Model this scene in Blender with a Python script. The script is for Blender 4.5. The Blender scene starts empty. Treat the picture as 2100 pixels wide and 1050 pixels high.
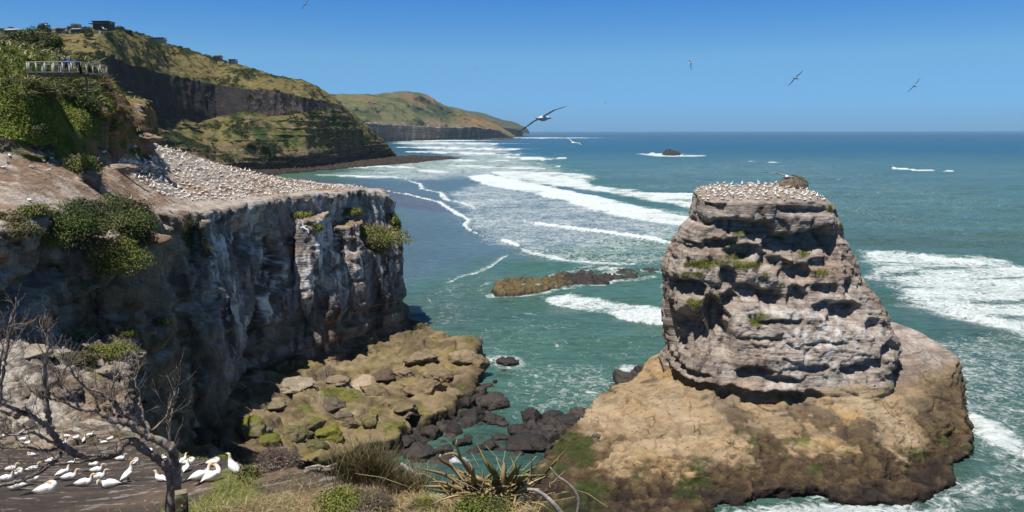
import bpy, math, random
import numpy as np
from mathutils import Vector, Matrix
random.seed(7); RNG = np.random.default_rng(11)
C = bpy.context.scene.collection
SC = bpy.context.scene
H = 50.0; F = 1600.0; PITCH = math.radians(9.06)
cp, sp_ = math.cos(PITCH), math.sin(PITCH)

# ---------------------------------------------------------------- geometry of the view (used to measure the site)
def at(px, py, y):
    """point of the site seen at (px,py) of the 2100x1050 photo at forward distance y"""
    u = (px-1050)/F; v = (525-py)/F
    t = y/(cp+v*sp_)
    return np.array([u*t, y, H+t*(-sp_+v*cp)])
def onz(px, py, z):
    u = (px-1050)/F; v = (525-py)/F
    t = (z-H)/(-sp_+v*cp)
    return np.array([u*t, t*(cp+v*sp_), z])
def ats(L): return np.array([at(*p) for p in L])

# ---------------------------------------------------------------- noise
def _h(ix, iy, iz, seed):
    n = (ix*374761393 + iy*668265263 + iz*2147483647 + seed*1274126177) & 0xffffffff
    n = ((n ^ (n >> 13))*1274126177) & 0xffffffff
    n = ((n ^ (n >> 16))*2246822519) & 0xffffffff
    return (n ^ (n >> 15)) & 0xffffffff
def noise3(p, seed=0):
    """gradient noise, about -1..1; p is (N,3)"""
    p = np.asarray(p, float); i = np.floor(p).astype(np.int64); f = p-i
    u = f*f*f*(f*(f*6-15)+10); out = 0
    for dx in (0, 1):
        wx = u[:, 0] if dx else 1-u[:, 0]
        for dy in (0, 1):
            wy = u[:, 1] if dy else 1-u[:, 1]
            for dz in (0, 1):
                wz = u[:, 2] if dz else 1-u[:, 2]
                h = _h(i[:, 0]+dx, i[:, 1]+dy, i[:, 2]+dz, seed)
                gx = (h & 255)/127.5-1; gy = ((h >> 8) & 255)/127.5-1; gz = ((h >> 16) & 255)/127.5-1
                out = out + wx*wy*wz*(gx*(f[:, 0]-dx)+gy*(f[:, 1]-dy)+gz*(f[:, 2]-dz))
    return out*1.4
def fbm(p, sc=(1, 1, 1), octv=4, seed=0, gain=.5, ridge=False):
    p = np.asarray(p, float)*np.array(sc, float); a = 1; out = 0; tot = 0
    for k in range(octv):
        n = noise3(p, seed+k*17)
        if ridge: n = 1-2*np.abs(n)*1.3
        out = out+a*n; tot += a; a *= gain; p = p*2.03+13.7
    return out/tot*(1.0 if ridge else 1.5)
def ss(a, b, x):
    t = np.clip((x-a)/(b-a), 0, 1); return t*t*(3-2*t)
def lerp(a, b, t): return a+(b-a)*t
def mixc(c, d, t): return c*(1-t[:, None])+np.array(d)*t[:, None]
def worley2(p, seed=0):
    """2-D cell noise: nearest, second nearest distance, id"""
    p = np.asarray(p, float); i = np.floor(p).astype(np.int64)
    d1 = np.full(len(p), 9.); d2 = d1.copy(); idn = np.zeros(len(p))
    z = np.zeros(len(p), np.int64)
    for dx in (-1, 0, 1):
        for dy in (-1, 0, 1):
            c = i+np.array([dx, dy]); h = _h(c[:, 0], c[:, 1], z, seed)
            q = c+np.stack([(h & 0xffff)/65535., ((h >> 16) & 0xffff)/65535.], 1)
            d = np.hypot(*(q-p).T); m = d < d1
            d2 = np.where(m, d1, np.minimum(d2, d)); idn = np.where(m, (h & 1023)/1023., idn); d1 = np.where(m, d, d1)
    return d1, d2, idn

def worley3(p, seed=0):
    """3-D cells: nearest, second distance, offset to the nearest centre, three random numbers of the cell"""
    p = np.asarray(p, float); i = np.floor(p).astype(np.int64); n = len(p)
    d1 = np.full(n, 9.); d2 = d1.copy(); off = np.zeros((n, 3)); rn = np.zeros((n, 3))
    for dx in (-1, 0, 1):
        for dy in (-1, 0, 1):
            for dz in (-1, 0, 1):
                a, b_, c = i[:, 0]+dx, i[:, 1]+dy, i[:, 2]+dz; h = _h(a, b_, c, seed)
                q = np.stack([a+.15+.7*(h & 255)/255., b_+.15+.7*((h >> 8) & 255)/255., c+.15+.7*((h >> 16) & 255)/255.], 1)-p
                d = np.sqrt((q*q).sum(1)); m = d < d1
                d2 = np.where(m, d1, np.minimum(d2, d)); d1 = np.where(m, d, d1)
                off[m] = -q[m]; h2 = _h(a[m], b_[m], c[m], seed+77); rn[m] = np.stack([(h2 & 255), (h2 >> 8) & 255, (h2 >> 16) & 255], 1)/127.5-1
    return d1, d2, off, rn
def facets(V, size, seed, zs=1.0):
    """fractured-rock relief: tilted planar blocks with joints between; returns offset (about -1..1) and joint mask"""
    q = V*np.array([1, 1, zs])/size; q = q+.25*np.stack([noise3(q*1.3, seed+1), noise3(q*1.3, seed+2), noise3(q*1.3, seed+3)], 1)
    d1, d2, off, rn = worley3(q, seed)
    return (off*rn).sum(1)*1.1+rn[:, 0]*.35, 1-ss(.02, .14, d2-d1)
def beds(V, z, h, seed):
    """saw-tooth bedding: each bed swells outward to its sharp lower lip"""
    w = z/h+.9*fbm(V, (.05, .05, .05), 3, seed)+.15*noise3(V*.6, seed+5); f = w-np.floor(w)
    return (1-f)**1.5*(1-ss(.0, .10, 1-f))*ss(0, .06, f)+0*w
# ---------------------------------------------------------------- plan helpers
def polydist(P, poly):
    """signed distance in plan (negative inside) of points P (N,2) to a closed polygon"""
    poly = np.asarray(poly, float)[:, :2]; n = len(poly); d = np.full(len(P), 1e9); ins = np.zeros(len(P), bool)
    for i in range(n):
        a = poly[i]; b = poly[(i+1) % n]; e = b-a
        w = P-a; t = np.clip((w@e)/(e@e+1e-9), 0, 1); q = w-t[:, None]*e
        d = np.minimum(d, np.hypot(q[:, 0], q[:, 1]))
        c = (a[1] <= P[:, 1]) != (b[1] <= P[:, 1])
        x = a[0]+(P[:, 1]-a[1])*e[0]/(e[1] if abs(e[1]) > 1e-9 else 1e-9)
        ins ^= c & (P[:, 0] < x)
    return np.where(ins, -d, d)
def linedist(P, line):
    """distance to an open polyline, plus signed side and parameter 0..1"""
    line = np.asarray(line, float)[:, :2]; d = np.full(len(P), 1e9); sd = np.zeros(len(P)); par = np.zeros(len(P))
    L = np.r_[0, np.cumsum(np.hypot(*(line[1:]-line[:-1]).T))]
    for i in range(len(line)-1):
        a = line[i]; e = line[i+1]-a; w = P-a; t = np.clip((w@e)/(e@e+1e-9), 0, 1); q = w-t[:, None]*e
        k = np.hypot(q[:, 0], q[:, 1]); m = k < d
        d = np.where(m, k, d); sd = np.where(m, np.sign(e[0]*w[:, 1]-e[1]*w[:, 0]), sd)
        par = np.where(m, (L[i]+t*(L[i+1]-L[i]))/L[-1], par)
    return d, sd, par
def rbf(pts):
    """smooth height function through control points (x,y,z)"""
    pts = np.asarray(pts, float); n = len(pts); X = pts[:, :2]
    D = np.hypot(X[:, None, 0]-X[None, :, 0], X[:, None, 1]-X[None, :, 1])
    A = np.zeros((n+3, n+3)); A[:n, :n] = D+np.eye(n)*-.5; A[:n, n] = 1; A[:n, n+1:n+3] = X; A[n:, :n] = A[:n, n:].T
    w = np.linalg.solve(A, np.r_[pts[:, 2], 0, 0, 0])
    def f(P):
        out = w[n]+P@w[n+1:n+3]
        for k in range(n): out = out+w[k]*np.hypot(P[:, 0]-X[k, 0], P[:, 1]-X[k, 1])
        return out
    return f

# ---------------------------------------------------------------- objects
def props(o, label=None, cat=None, group=None, kind=None):
    if label: o['label'] = label
    if cat: o['category'] = cat
    if group: o['group'] = group
    if kind: o['kind'] = kind
    return o
def link(o, parent=None):
    C.objects.link(o)
    if parent is not None: o.parent = parent
    return o
def mesh_np(name, V, Fc, mat=None, parent=None, col=None, smooth=False, attrs=None, mats=None, midx=None, loc=None):
    """Fc: (N,3)/(N,4) array or list of arrays; col: per-vertex rgb"""
    V = np.ascontiguousarray(V, np.float32)
    if isinstance(Fc, np.ndarray): Fc = [Fc]
    Fc = [np.asarray(f, np.int32) for f in Fc if len(f)]
    me = bpy.data.meshes.new(name)
    me.vertices.add(len(V)); me.vertices.foreach_set('co', V.ravel())
    li = np.concatenate([f.ravel() for f in Fc]); lt = np.concatenate([np.full(len(f), f.shape[1], np.int32) for f in Fc])
    ls = np.r_[0, np.cumsum(lt)[:-1]].astype(np.int32)
    me.loops.add(len(li)); me.loops.foreach_set('vertex_index', li)
    me.polygons.add(len(lt)); me.polygons.foreach_set('loop_start', ls); me.polygons.foreach_set('loop_total', lt)
    if smooth: me.polygons.foreach_set('use_smooth', np.ones(len(lt), bool))
    if midx is not None: me.polygons.foreach_set('material_index', np.asarray(midx, np.int32))
    me.update(calc_edges=True); me.validate()
    if col is not None: setcol(me, col)
    for k, a in (attrs or {}).items():
        t = me.attributes.new(k, 'FLOAT', 'POINT'); t.data.foreach_set('value', np.asarray(a, np.float32))
    for m in (mats or ([mat] if mat else [])): me.materials.append(m)
    o = bpy.data.objects.new(name, me)
    if loc is not None: o.location = loc
    return link(o, parent)
def setcol(me, col):
    c = np.ones((len(col), 4), np.float32); c[:, :3] = np.clip(col, 0, 1)
    a = me.attributes.new('Col', 'FLOAT_COLOR', 'POINT'); a.data.foreach_set('color', c.ravel())
def grid_faces(nu, nv, wrap=False):
    """grid of nv rows x nu columns, index r*nu+c"""
    cN = nu if wrap else nu-1
    r, c = np.meshgrid(np.arange(nv-1), np.arange(cN), indexing='ij')
    a = r*nu+c; b = r*nu+(c+1) % nu
    return np.stack([a, b, b+nu, a+nu], -1).reshape(-1, 4)
def empty(name, loc=(0, 0, 0), rz=0, **kw):
    o = bpy.data.objects.new(name, None); o.location = loc; o.rotation_euler = (0, 0, rz); o.empty_display_size = .3
    C.objects.link(o); return props(o, **kw)
def voxel(V, Fc, size):
    me = bpy.data.meshes.new('tmp'); Fl = []
    for f in (Fc if isinstance(Fc, list) else [Fc]): Fl += np.asarray(f).tolist()
    me.from_pydata(np.asarray(V).tolist(), [], Fl); me.update()
    o = bpy.data.objects.new('tmp', me); C.objects.link(o)
    m = o.modifiers.new('r', 'REMESH'); m.mode = 'VOXEL'; m.voxel_size = size; m.adaptivity = 0
    dg = bpy.context.evaluated_depsgraph_get(); ev = o.evaluated_get(dg); me2 = bpy.data.meshes.new_from_object(ev)
    bpy.data.objects.remove(o); bpy.data.meshes.remove(me)
    return me2
def join_me(a, b_):
    Vs = []; L = []; T = []; n = 0
    for m_ in (a, b_):
        Vs.append(mv(m_)); l = np.empty(len(m_.loops), np.int32); m_.loops.foreach_get('vertex_index', l); t = np.empty(len(m_.polygons), np.int32); m_.polygons.foreach_get('loop_total', t)
        L.append(l+n); T.append(t); n += len(m_.vertices)
    V = np.concatenate(Vs).astype(np.float32); L = np.concatenate(L); T = np.concatenate(T); me = bpy.data.meshes.new('joined')
    me.vertices.add(len(V)); me.vertices.foreach_set('co', V.ravel()); me.loops.add(len(L)); me.loops.foreach_set('vertex_index', L); me.polygons.add(len(T))
    me.polygons.foreach_set('loop_start', np.r_[0, np.cumsum(T)[:-1]].astype(np.int32)); me.polygons.foreach_set('loop_total', T); me.update(calc_edges=True); return me
def mv(me):
    a = np.empty(len(me.vertices)*3, np.float32); me.vertices.foreach_get('co', a); return a.reshape(-1, 3).astype(float)
def mn(me):
    me.update(); a = np.empty(len(me.vertices)*3, np.float32); me.vertex_normals.foreach_get('vector', a); return a.reshape(-1, 3).astype(float)
def mset(me, V):
    me.vertices.foreach_set('co', np.ascontiguousarray(V, np.float32).ravel()); me.update()
def field_solid(x0, x1, y0, y1, step, hf, zb):
    """closed solid under a height field"""
    xs = np.arange(x0, x1+step*.5, step); ys = np.arange(y0, y1+step*.5, step); nx, ny = len(xs), len(ys)
    X, Y = np.meshgrid(xs, ys); P = np.stack([X.ravel(), Y.ravel()], 1); Z = np.maximum(hf(P), zb+.3)
    top = np.c_[P, Z]; bot = np.c_[P, np.full(len(P), zb)]; N = len(P)
    f = grid_faces(nx, ny); fb = f[:, ::-1]+N
    i = np.r_[np.arange(nx), nx-1+nx*np.arange(1, ny), (ny-1)*nx+np.arange(nx-2, -1, -1), nx*np.arange(ny-2, 0, -1)]
    j = np.roll(i, -1); side = np.stack([i, i+N, j+N, j], 1)
    return np.r_[top, bot], np.r_[f, fb, side]
def tube(pts, rad, n=6, closed_tip=True):
    pts = np.asarray(pts, float); m = len(pts); rad = np.broadcast_to(np.asarray(rad, float), (m,))
    T = np.gradient(pts, axis=0); T /= np.linalg.norm(T, axis=1)[:, None]+1e-9
    ref = np.array([0, 0, 1.]) if abs(T[0][2]) < .9 else np.array([1., 0, 0])
    V = []; a = np.linspace(0, 2*np.pi, n, endpoint=False)
    U = np.cross(T[0], ref); U /= np.linalg.norm(U)
    for k in range(m):
        U = U-T[k]*(U@T[k]); U /= np.linalg.norm(U)+1e-9; W = np.cross(T[k], U)
        V.append(pts[k]+rad[k]*(np.cos(a)[:, None]*U+np.sin(a)[:, None]*W))
    V = np.concatenate(V); Fc = grid_faces(n, m, wrap=True)
    V = np.r_[V, pts[:1], pts[-1:]]; b = m*n
    i = np.arange(n); j = (i+1) % n
    tri = np.r_[np.stack([j, i, np.full(n, b)], 1), np.stack([(m-1)*n+i, (m-1)*n+j, np.full(n, b+1)], 1)]
    return V, [Fc, tri]
class MB:
    """collects pieces into one mesh"""
    def __init__(s): s.V = []; s.Q = []; s.T = []; s.C = []; s.n = 0
    def add(s, V, Fc, col=(1, 1, 1)):
        V = np.asarray(V, float)
        for f in (Fc if isinstance(Fc, list) else [Fc]):
            f = np.asarray(f)
            if len(f): (s.Q if f.shape[1] == 4 else s.T).append(f+s.n)
        s.V.append(V); s.C.append(np.broadcast_to(np.asarray(col, float), (len(V), 3))); s.n += len(V); return s
    def box(s, c, d, rz=0, col=(1, 1, 1)):
        c = np.array(c, float); d = np.array(d, float)/2
        B = np.array([[x, y, z] for x in (-1, 1) for y in (-1, 1) for z in (-1, 1)])*d
        if rz: r = np.array([[math.cos(rz), math.sin(rz), 0], [-math.sin(rz), math.cos(rz), 0], [0, 0, 1]]); B = B@r
        return s.add(B+c, np.array([[0, 1, 3, 2], [4, 6, 7, 5], [0, 4, 5, 1], [2, 3, 7, 6], [0, 2, 6, 4], [1, 5, 7, 3]]), col)
    def bar(s, a, b, w, h=None, col=(1, 1, 1)):
        a = np.array(a, float); b = np.array(b, float); h = h or w; d = b-a; L = np.linalg.norm(d); d /= L
        up = np.array([0, 0, 1.]) if abs(d[2]) < .95 else np.array([1., 0, 0])
        sx = np.cross(d, up); sx /= np.linalg.norm(sx); sz = np.cross(sx, d)
        V = [e+sx*w/2*i+sz*h/2*j for e in (a, b) for i, j in ((-1, -1), (1, -1), (1, 1), (-1, 1))]
        return s.add(V, np.array([[0, 1, 5, 4], [1, 2, 6, 5], [2, 3, 7, 6], [3, 0, 4, 7], [3, 2, 1, 0], [4, 5, 6, 7]]), col)
    def tube(s, pts, rad, n=6, col=(1, 1, 1)):
        V, Fc = tube(pts, rad, n); return s.add(V, Fc, col)
    def build(s, name, mat, parent=None, smooth=False, loc=None):
        Fc = []
        if s.Q: Fc.append(np.concatenate(s.Q))
        if s.T: Fc.append(np.concatenate(s.T))
        return mesh_np(name, np.concatenate(s.V), Fc, mat, parent, col=np.concatenate(s.C), smooth=smooth, loc=loc)

# ---------------------------------------------------------------- materials
def new_mat(name):
    m = bpy.data.materials.new(name); m.use_nodes = True; nt = m.node_tree; nt.nodes.clear()
    o = nt.nodes.new('ShaderNodeOutputMaterial'); b = nt.nodes.new('ShaderNodeBsdfPrincipled'); nt.links.new(b.outputs[0], o.inputs[0])
    return m, nt, b
def nd(nt, t, **kw):
    n = nt.nodes.new(t)
    for k, v in kw.items():
        if k.startswith('i_'):
            key = k[2:]; key = int(key) if key.isdigit() else key.replace('_', ' ')
            n.inputs[key].default_value = v
        else: setattr(n, k, v)
    return n
def noise_n(nt, scale, detail=6, rough=.6, vec=None, dist=0):
    n = nd(nt, 'ShaderNodeTexNoise', i_Scale=scale, i_Detail=detail, i_Roughness=rough, i_Distortion=dist)
    if vec: nt.links.new(vec, n.inputs['Vector'])
    return n.outputs[0]
def ramp(nt, fac, stops):
    r = nd(nt, 'ShaderNodeValToRGB'); nt.links.new(fac, r.inputs[0]); e = r.color_ramp.elements
    while len(e) < len(stops): e.new(.5)
    for k, (p, c) in enumerate(stops):
        e[k].position = p; e[k].color = (c, c, c, 1) if not hasattr(c, '__len__') else tuple(c)+(1,)
    return r.outputs[0]
def mul(nt, a, b, fac=1, mode='MULTIPLY'):
    m = nd(nt, 'ShaderNodeMix', data_type='RGBA', blend_type=mode); 
    if isinstance(fac, (int, float)): m.inputs[0].default_value = fac
    else: nt.links.new(fac, m.inputs[0])
    for k, s in ((6, a), (7, b)):
        if hasattr(s, 'links') or hasattr(s, 'node'): nt.links.new(s, m.inputs[k])
        else: m.inputs[k].default_value = tuple(s)+(1,)
    return m.outputs[2]
def vec_of(nt, scale=(1, 1, 1)):
    t = nd(nt, 'ShaderNodeTexCoord'); mp = nd(nt, 'ShaderNodeMapping'); mp.inputs['Scale'].default_value = scale
    nt.links.new(t.outputs['Object'], mp.inputs[0]); return mp.outputs[0]
def col_mat(name, rough=.9, n1=1.5, n2=9, amt=.35, bump=.3, bdist=.3, bscale=2.5, spec=.2, sc=(1, 1, 1), speck=None, strat=None, crack=None):
    """vertex colour (what the thing is made of) broken up with object-space noise, plus bump"""
    m, nt, b = new_mat(name); a = nd(nt, 'ShaderNodeVertexColor', layer_name='Col').outputs[0]; v = vec_of(nt, sc)
    c = mul(nt, a, ramp(nt, noise_n(nt, n1, 8, .65, v), [(.28, 1-amt), (.72, 1+amt*.8)]))
    c = mul(nt, c, ramp(nt, noise_n(nt, n2, 4, .7, v), [(.3, 1-amt), (.7, 1+amt*.7)]))
    if speck:
        s, lo, colr = speck
        c = mul(nt, c, colr, ramp(nt, noise_n(nt, s, 3, .75, v), [(lo, 0), (lo+.06, 1)]), 'MIX')
    nt.links.new(c, b.inputs['Base Color']); b.inputs['Roughness'].default_value = rough
    b.inputs['Specular IOR Level'].default_value = spec
    if bump:
        bp = nd(nt, 'ShaderNodeBump', i_Strength=bump, i_Distance=bdist); hn = noise_n(nt, bscale, 10, .68, v)
        if strat:
            h2 = noise_n(nt, strat[0], 5, .6, vec_of(nt, (.12, .12, 1)), .4)
            mm = nd(nt, 'ShaderNodeMath', operation='MULTIPLY_ADD'); nt.links.new(h2, mm.inputs[0]); mm.inputs[1].default_value = strat[1]; nt.links.new(hn, mm.inputs[2]); hn = mm.outputs[0]
        if crack:
            wv = nd(nt, 'ShaderNodeTexNoise', i_Scale=1.2, i_Detail=3); nt.links.new(v, wv.inputs['Vector'])
            wa_ = nd(nt, 'ShaderNodeVectorMath', operation='MULTIPLY_ADD'); nt.links.new(wv.outputs['Color'], wa_.inputs[0]); wa_.inputs[1].default_value = (.8, .8, .8); nt.links.new(v, wa_.inputs[2])
            vo = nd(nt, 'ShaderNodeTexVoronoi', feature='DISTANCE_TO_EDGE', i_Scale=crack[0]); nt.links.new(wa_.outputs[0], vo.inputs['Vector']); cr = ramp(nt, vo.outputs['Distance'], [(0, 0), (.06, 1)])
            gate = ramp(nt, noise_n(nt, .25, 4, .6, v), [(.54, 0), (.64, crack[1])])
            c2 = mul(nt, c, mul(nt, (1, 1, 1), cr, gate)); nt.links.new(c2, b.inputs['Base Color'])
            mm = nd(nt, 'ShaderNodeMath', operation='MULTIPLY_ADD'); nt.links.new(cr, mm.inputs[0]); mm.inputs[1].default_value = .12; nt.links.new(hn, mm.inputs[2]); hn = mm.outputs[0]
        nt.links.new(hn, bp.inputs['Height']); nt.links.new(bp.outputs[0], b.inputs['Normal'])
    return m
M = {}
M['rock'] = col_mat('cliff_rock', .92, .9, 5, .30, .75, .32, 1.9, .12, strat=(3.4, 1.5), crack=(.8, .28))
M['sandrock'] = col_mat('sandstone', .92, .6, 9, .26, .6, .12, 7, .12, strat=(4.5, 3.0), crack=(.33, .8))
M['hill'] = col_mat('hill_cover', 1, .05, .25, .35, .9, 3.0, .25, .05)
M['fore'] = col_mat('dark_soil', .95, 3, 22, .35, .7, .08, 9, .1, speck=(60, .68, (.42, .38, .30)))
M['wetrock'] = col_mat('wet_boulder', .6, 1.5, 8, .4, .8, .4, 2.2, .4)
M['leaf'] = col_mat('foliage_leaf', .6, .8, 5, .3, 0, spec=.25)
M['bark'] = col_mat('bare_bark', .9, 9, 40, .4, .6, .02, 30, .1)
M['bird'] = col_mat('feather', .75, 8, 40, .07, .25, .02, 25, .15)
M['wood'] = col_mat('weathered_wood', .85, 4, 30, .3, .4, .02, 20, .15)
M['cloth'] = col_mat('clothing_cloth', .9, 6, 30, .15, .2, .02, 20, .1)
M['paint'] = col_mat('building_paint', .7, .5, 3, .12, .1, .05, 3, .2)
m, nt, b = new_mat('window_glass'); b.inputs['Base Color'].default_value = (.05, .07, .09, 1); b.inputs['Roughness'].default_value = .15; M['glass'] = m

# ---------------------------------------------------------------- camera, sky and sun
cam = bpy.data.objects.new('camera', bpy.data.cameras.new('camera')); link(cam)
cam.location = (0, 0, H); cam.rotation_euler = (math.pi/2-PITCH, math.radians(.06), 0)
cam.data.sensor_width = 36; cam.data.lens = 36*F/2100; cam.data.clip_end = 200000; cam.data.clip_start = .1
SC.camera = cam
SUN_H = np.array([-.69, -.724]); SUN_EL = math.radians(71)
W = bpy.data.worlds.new('World'); SC.world = W; W.use_nodes = True; wn = W.node_tree; wn.nodes.clear()
sky = wn.nodes.new('ShaderNodeTexSky'); sky.sky_type = 'NISHITA'; sky.sun_disc = False; sky.sun_elevation = SUN_EL
sky.sun_rotation = math.atan2(SUN_H[0], SUN_H[1]); sky.air_density = .5; sky.dust_density = 0; sky.ozone_density = 6.0; sky.altitude = 50
bg = wn.nodes.new('ShaderNodeBackground'); bg.inputs[1].default_value = .082; wo = wn.nodes.new('ShaderNodeOutputWorld')
tc = wn.nodes.new('ShaderNodeTexCoord'); sx = wn.nodes.new('ShaderNodeSeparateXYZ'); wn.links.new(tc.outputs['Generated'], sx.inputs[0])
tint_ = ramp(wn, sx.outputs[2], [(0, (.24, .52, .84)), (.03, (.46, .76, .98)), (.09, (.78, 1.12, 1.12)), (.17, (.42, 1.06, 1.40)), (.5, (.72, .74, .72))])
wn.links.new(mul(wn, sky.outputs[0], tint_), bg.inputs[0]); wn.links.new(bg.outputs[0], wo.inputs[0])
sun = bpy.data.objects.new('sun', bpy.data.lights.new('sun', 'SUN')); link(sun)
sun.data.energy = 4.6; sun.data.angle = math.radians(.53); sun.data.color = (1, .95, .87)
ld = Vector((SUN_H[0]*math.cos(SUN_EL), SUN_H[1]*math.cos(SUN_EL), math.sin(SUN_EL))); sun.rotation_euler = ld.to_track_quat('Z', 'Y').to_euler(); sun.location = ld*300
SC.view_settings.view_transform = 'Standard'; SC.view_settings.look = 'None'; SC.view_settings.exposure = .38; SC.view_settings.gamma = 1
# ================================================================ far coast
def relief(name, cols, nu, nv, rowseg, amp, zones, colf, label=None, noise_sc=1.0):
    """cols: {px: [(py, D), ...]} measured from the photo; rows share meaning. Returns object"""
    ks = sorted(cols); R = len(cols[ks[0]])
    pxs = np.linspace(ks[0], ks[-1], nu); P = np.zeros((R, nu, 3))
    for r in range(R):
        pts = np.array([at(k, *cols[k][r]) if cols[k][r][1] is not None else onz(k, cols[k][r][0], -1.0) for k in ks])
        for c in range(3): P[r, :, c] = np.interp(pxs, ks, pts[:, c])
    rows = []; tv = []
    for r in range(R-1):
        n = rowseg[r]
        for k in range(n):
            t = k/n; rows.append(P[r]*(1-t)+P[r+1]*t); tv.append(np.full(nu, r+t))
    rows.append(P[-1]); tv.append(np.full(nu, R-1.)); nvv = len(rows)
    V = np.concatenate(rows); T = np.concatenate(tv); U = np.tile(pxs, nvv)
    G = V.reshape(nvv, nu, 3)
    du = np.gradient(G, axis=1); dv = np.gradient(G, axis=0); N = np.cross(dv, du).reshape(-1, 3); N /= np.linalg.norm(N, axis=1)[:, None]+1e-9
    N[N[:, 1] > 0] *= 1
    # smoothed normal so that the relief never folds
    V2, col = colf(V, N, T, U)
    return V2, col, grid_faces(nu, nvv)

def f_main(V, N, T, U):
    cl = ss(2.92, 3.0, T)*(1-ss(3.95, 4.06, T))*ss(205, 230, U)*(1-ss(700, 730, U))
    tp = V*np.array([1, 1, 1])
    big = fbm(V, (.012, .012, .02), 4, 3); med = fbm(V, (.05, .05, .05), 4, 5)
    gul = fbm(V, (.03, .03, .008), 3, 9, ridge=True)
    st = fbm(V, (.006, .006, .22), 3, 21)                     # bedding
    rib = fbm(V+6*np.stack([noise3(V*.02, 1)]*3, 1), (.07, .07, .02), 5, 31, ridge=True)
    slope = 1-cl
    low = ss(4.0, 4.3, T)
    am = slope*(6*big+3.0*med+4.5*gul*(1-low)+3.0*gul*low)+cl*(4.5*big+3.5*rib)
    am = am*(1-ss(6.6, 7, T)*.9)*(1-.6*(1-ss(.9, 1.5, T)))
    shelf = ss(.12, .3, st+.25*big)*low
    off = np.array([1., -.35, 0])/1.06; st2 = beds(V, V[:, 2]+.04*V[:, 1], 13., 35)
    V2 = V+off*(am+shelf*3.0+low*4.0*st2*(1-ss(6.3, 7, T))*ss(-.2, .2, big))[:, None]; V2[:, 2] += slope*(1-ss(6.6, 7, T))*(1.5*med+fbm(V, (.15, .15, .15), 3, 8)*1.2)*(ss(.2, 1.2, T)*.6+.4)
    n1 = fbm(V, (.02, .02, .03), 5, 41); n2 = fbm(V, (.09, .09, .09), 4, 43); n3 = fbm(V, (.3, .3, .3), 3, 47)
    g = np.array([.165, .140, .055])
    col = np.tile(g, (len(V), 1)); col = mixc(col, (.19, .155, .065), ss(0, .5, n1)); col = mixc(col, (.095, .105, .035), ss(.05, .4, -n1+.3*n2))
    # darker scrub in the gullies and along the ridge
    scr = ss(.12, .3, n2+.35*n1*-1+.25*(1-ss(1, 1.6, T))); col = mixc(col, (.035, .052, .018), scr*.9); col = mixc(col, (.045, .06, .022), ss(.0, .5, -gul)*.7*(n2 > -.25)); col = mixc(col, (.21, .155, .09), ss(.15, .4, fbm(V, (.04, .04, .08), 4, 49))*.7)
    dense = ss(0, .25, n1*.8+.5*n2-.55+1.0*np.exp(-((U-545)/45)**2-((T-4.9)/.9)**2)+.9*np.exp(-((U-360)/55)**2)*ss(4.2, 5, T)+.8*np.exp(-((U-690)/35)**2)*ss(4.2, 4.8, T))
    col = mixc(col, (.03, .055, .02), dense*.9)
    bas = np.tile(np.array([.042, .038, .04]), (len(V), 1)); bas = mixc(bas, (.11, .085, .075), ss(.0, .5, n2+.4*n3+.5*(ss(470, 560, U)-.6)))
    bas = mixc(bas, (.06, .075, .03), ss(.3, .5, n1+.4*n2)*.6)
    col = lerp(col, bas, (cl*ss(-.5, -.2, n2*.5+cl*.8-.6))[:, None])
    rk = np.tile(np.array([.17, .13, .095]), (len(V), 1)); rk = mixc(rk, (.07, .055, .045), ss(0, .4, fbm(V, (.01, .01, .4), 3, 55)))
    band = shelf*ss(-.1, .15, n1+.5*st)*(1-dense); band = np.maximum(band, ss(5.9, 6.1, T)*ss(-.5, -.1, n2)); band = np.maximum(band, ss(5.0, 5.6, T)*ss(-.2, .1, n2+n1)*.8)
    col = lerp(col, rk, band[:, None])
    col = mixc(col, (.17, .11, .07), ss(.33, .45, n1-.2*n2+.1*np.sin(U/40))*.7*ss(4, 4.4, T))
    col = mixc(col, (.20, .115, .075), np.exp(-((U-430)/18)**2-((T-2.5)/.12)**2))
    return V2, col
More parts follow.
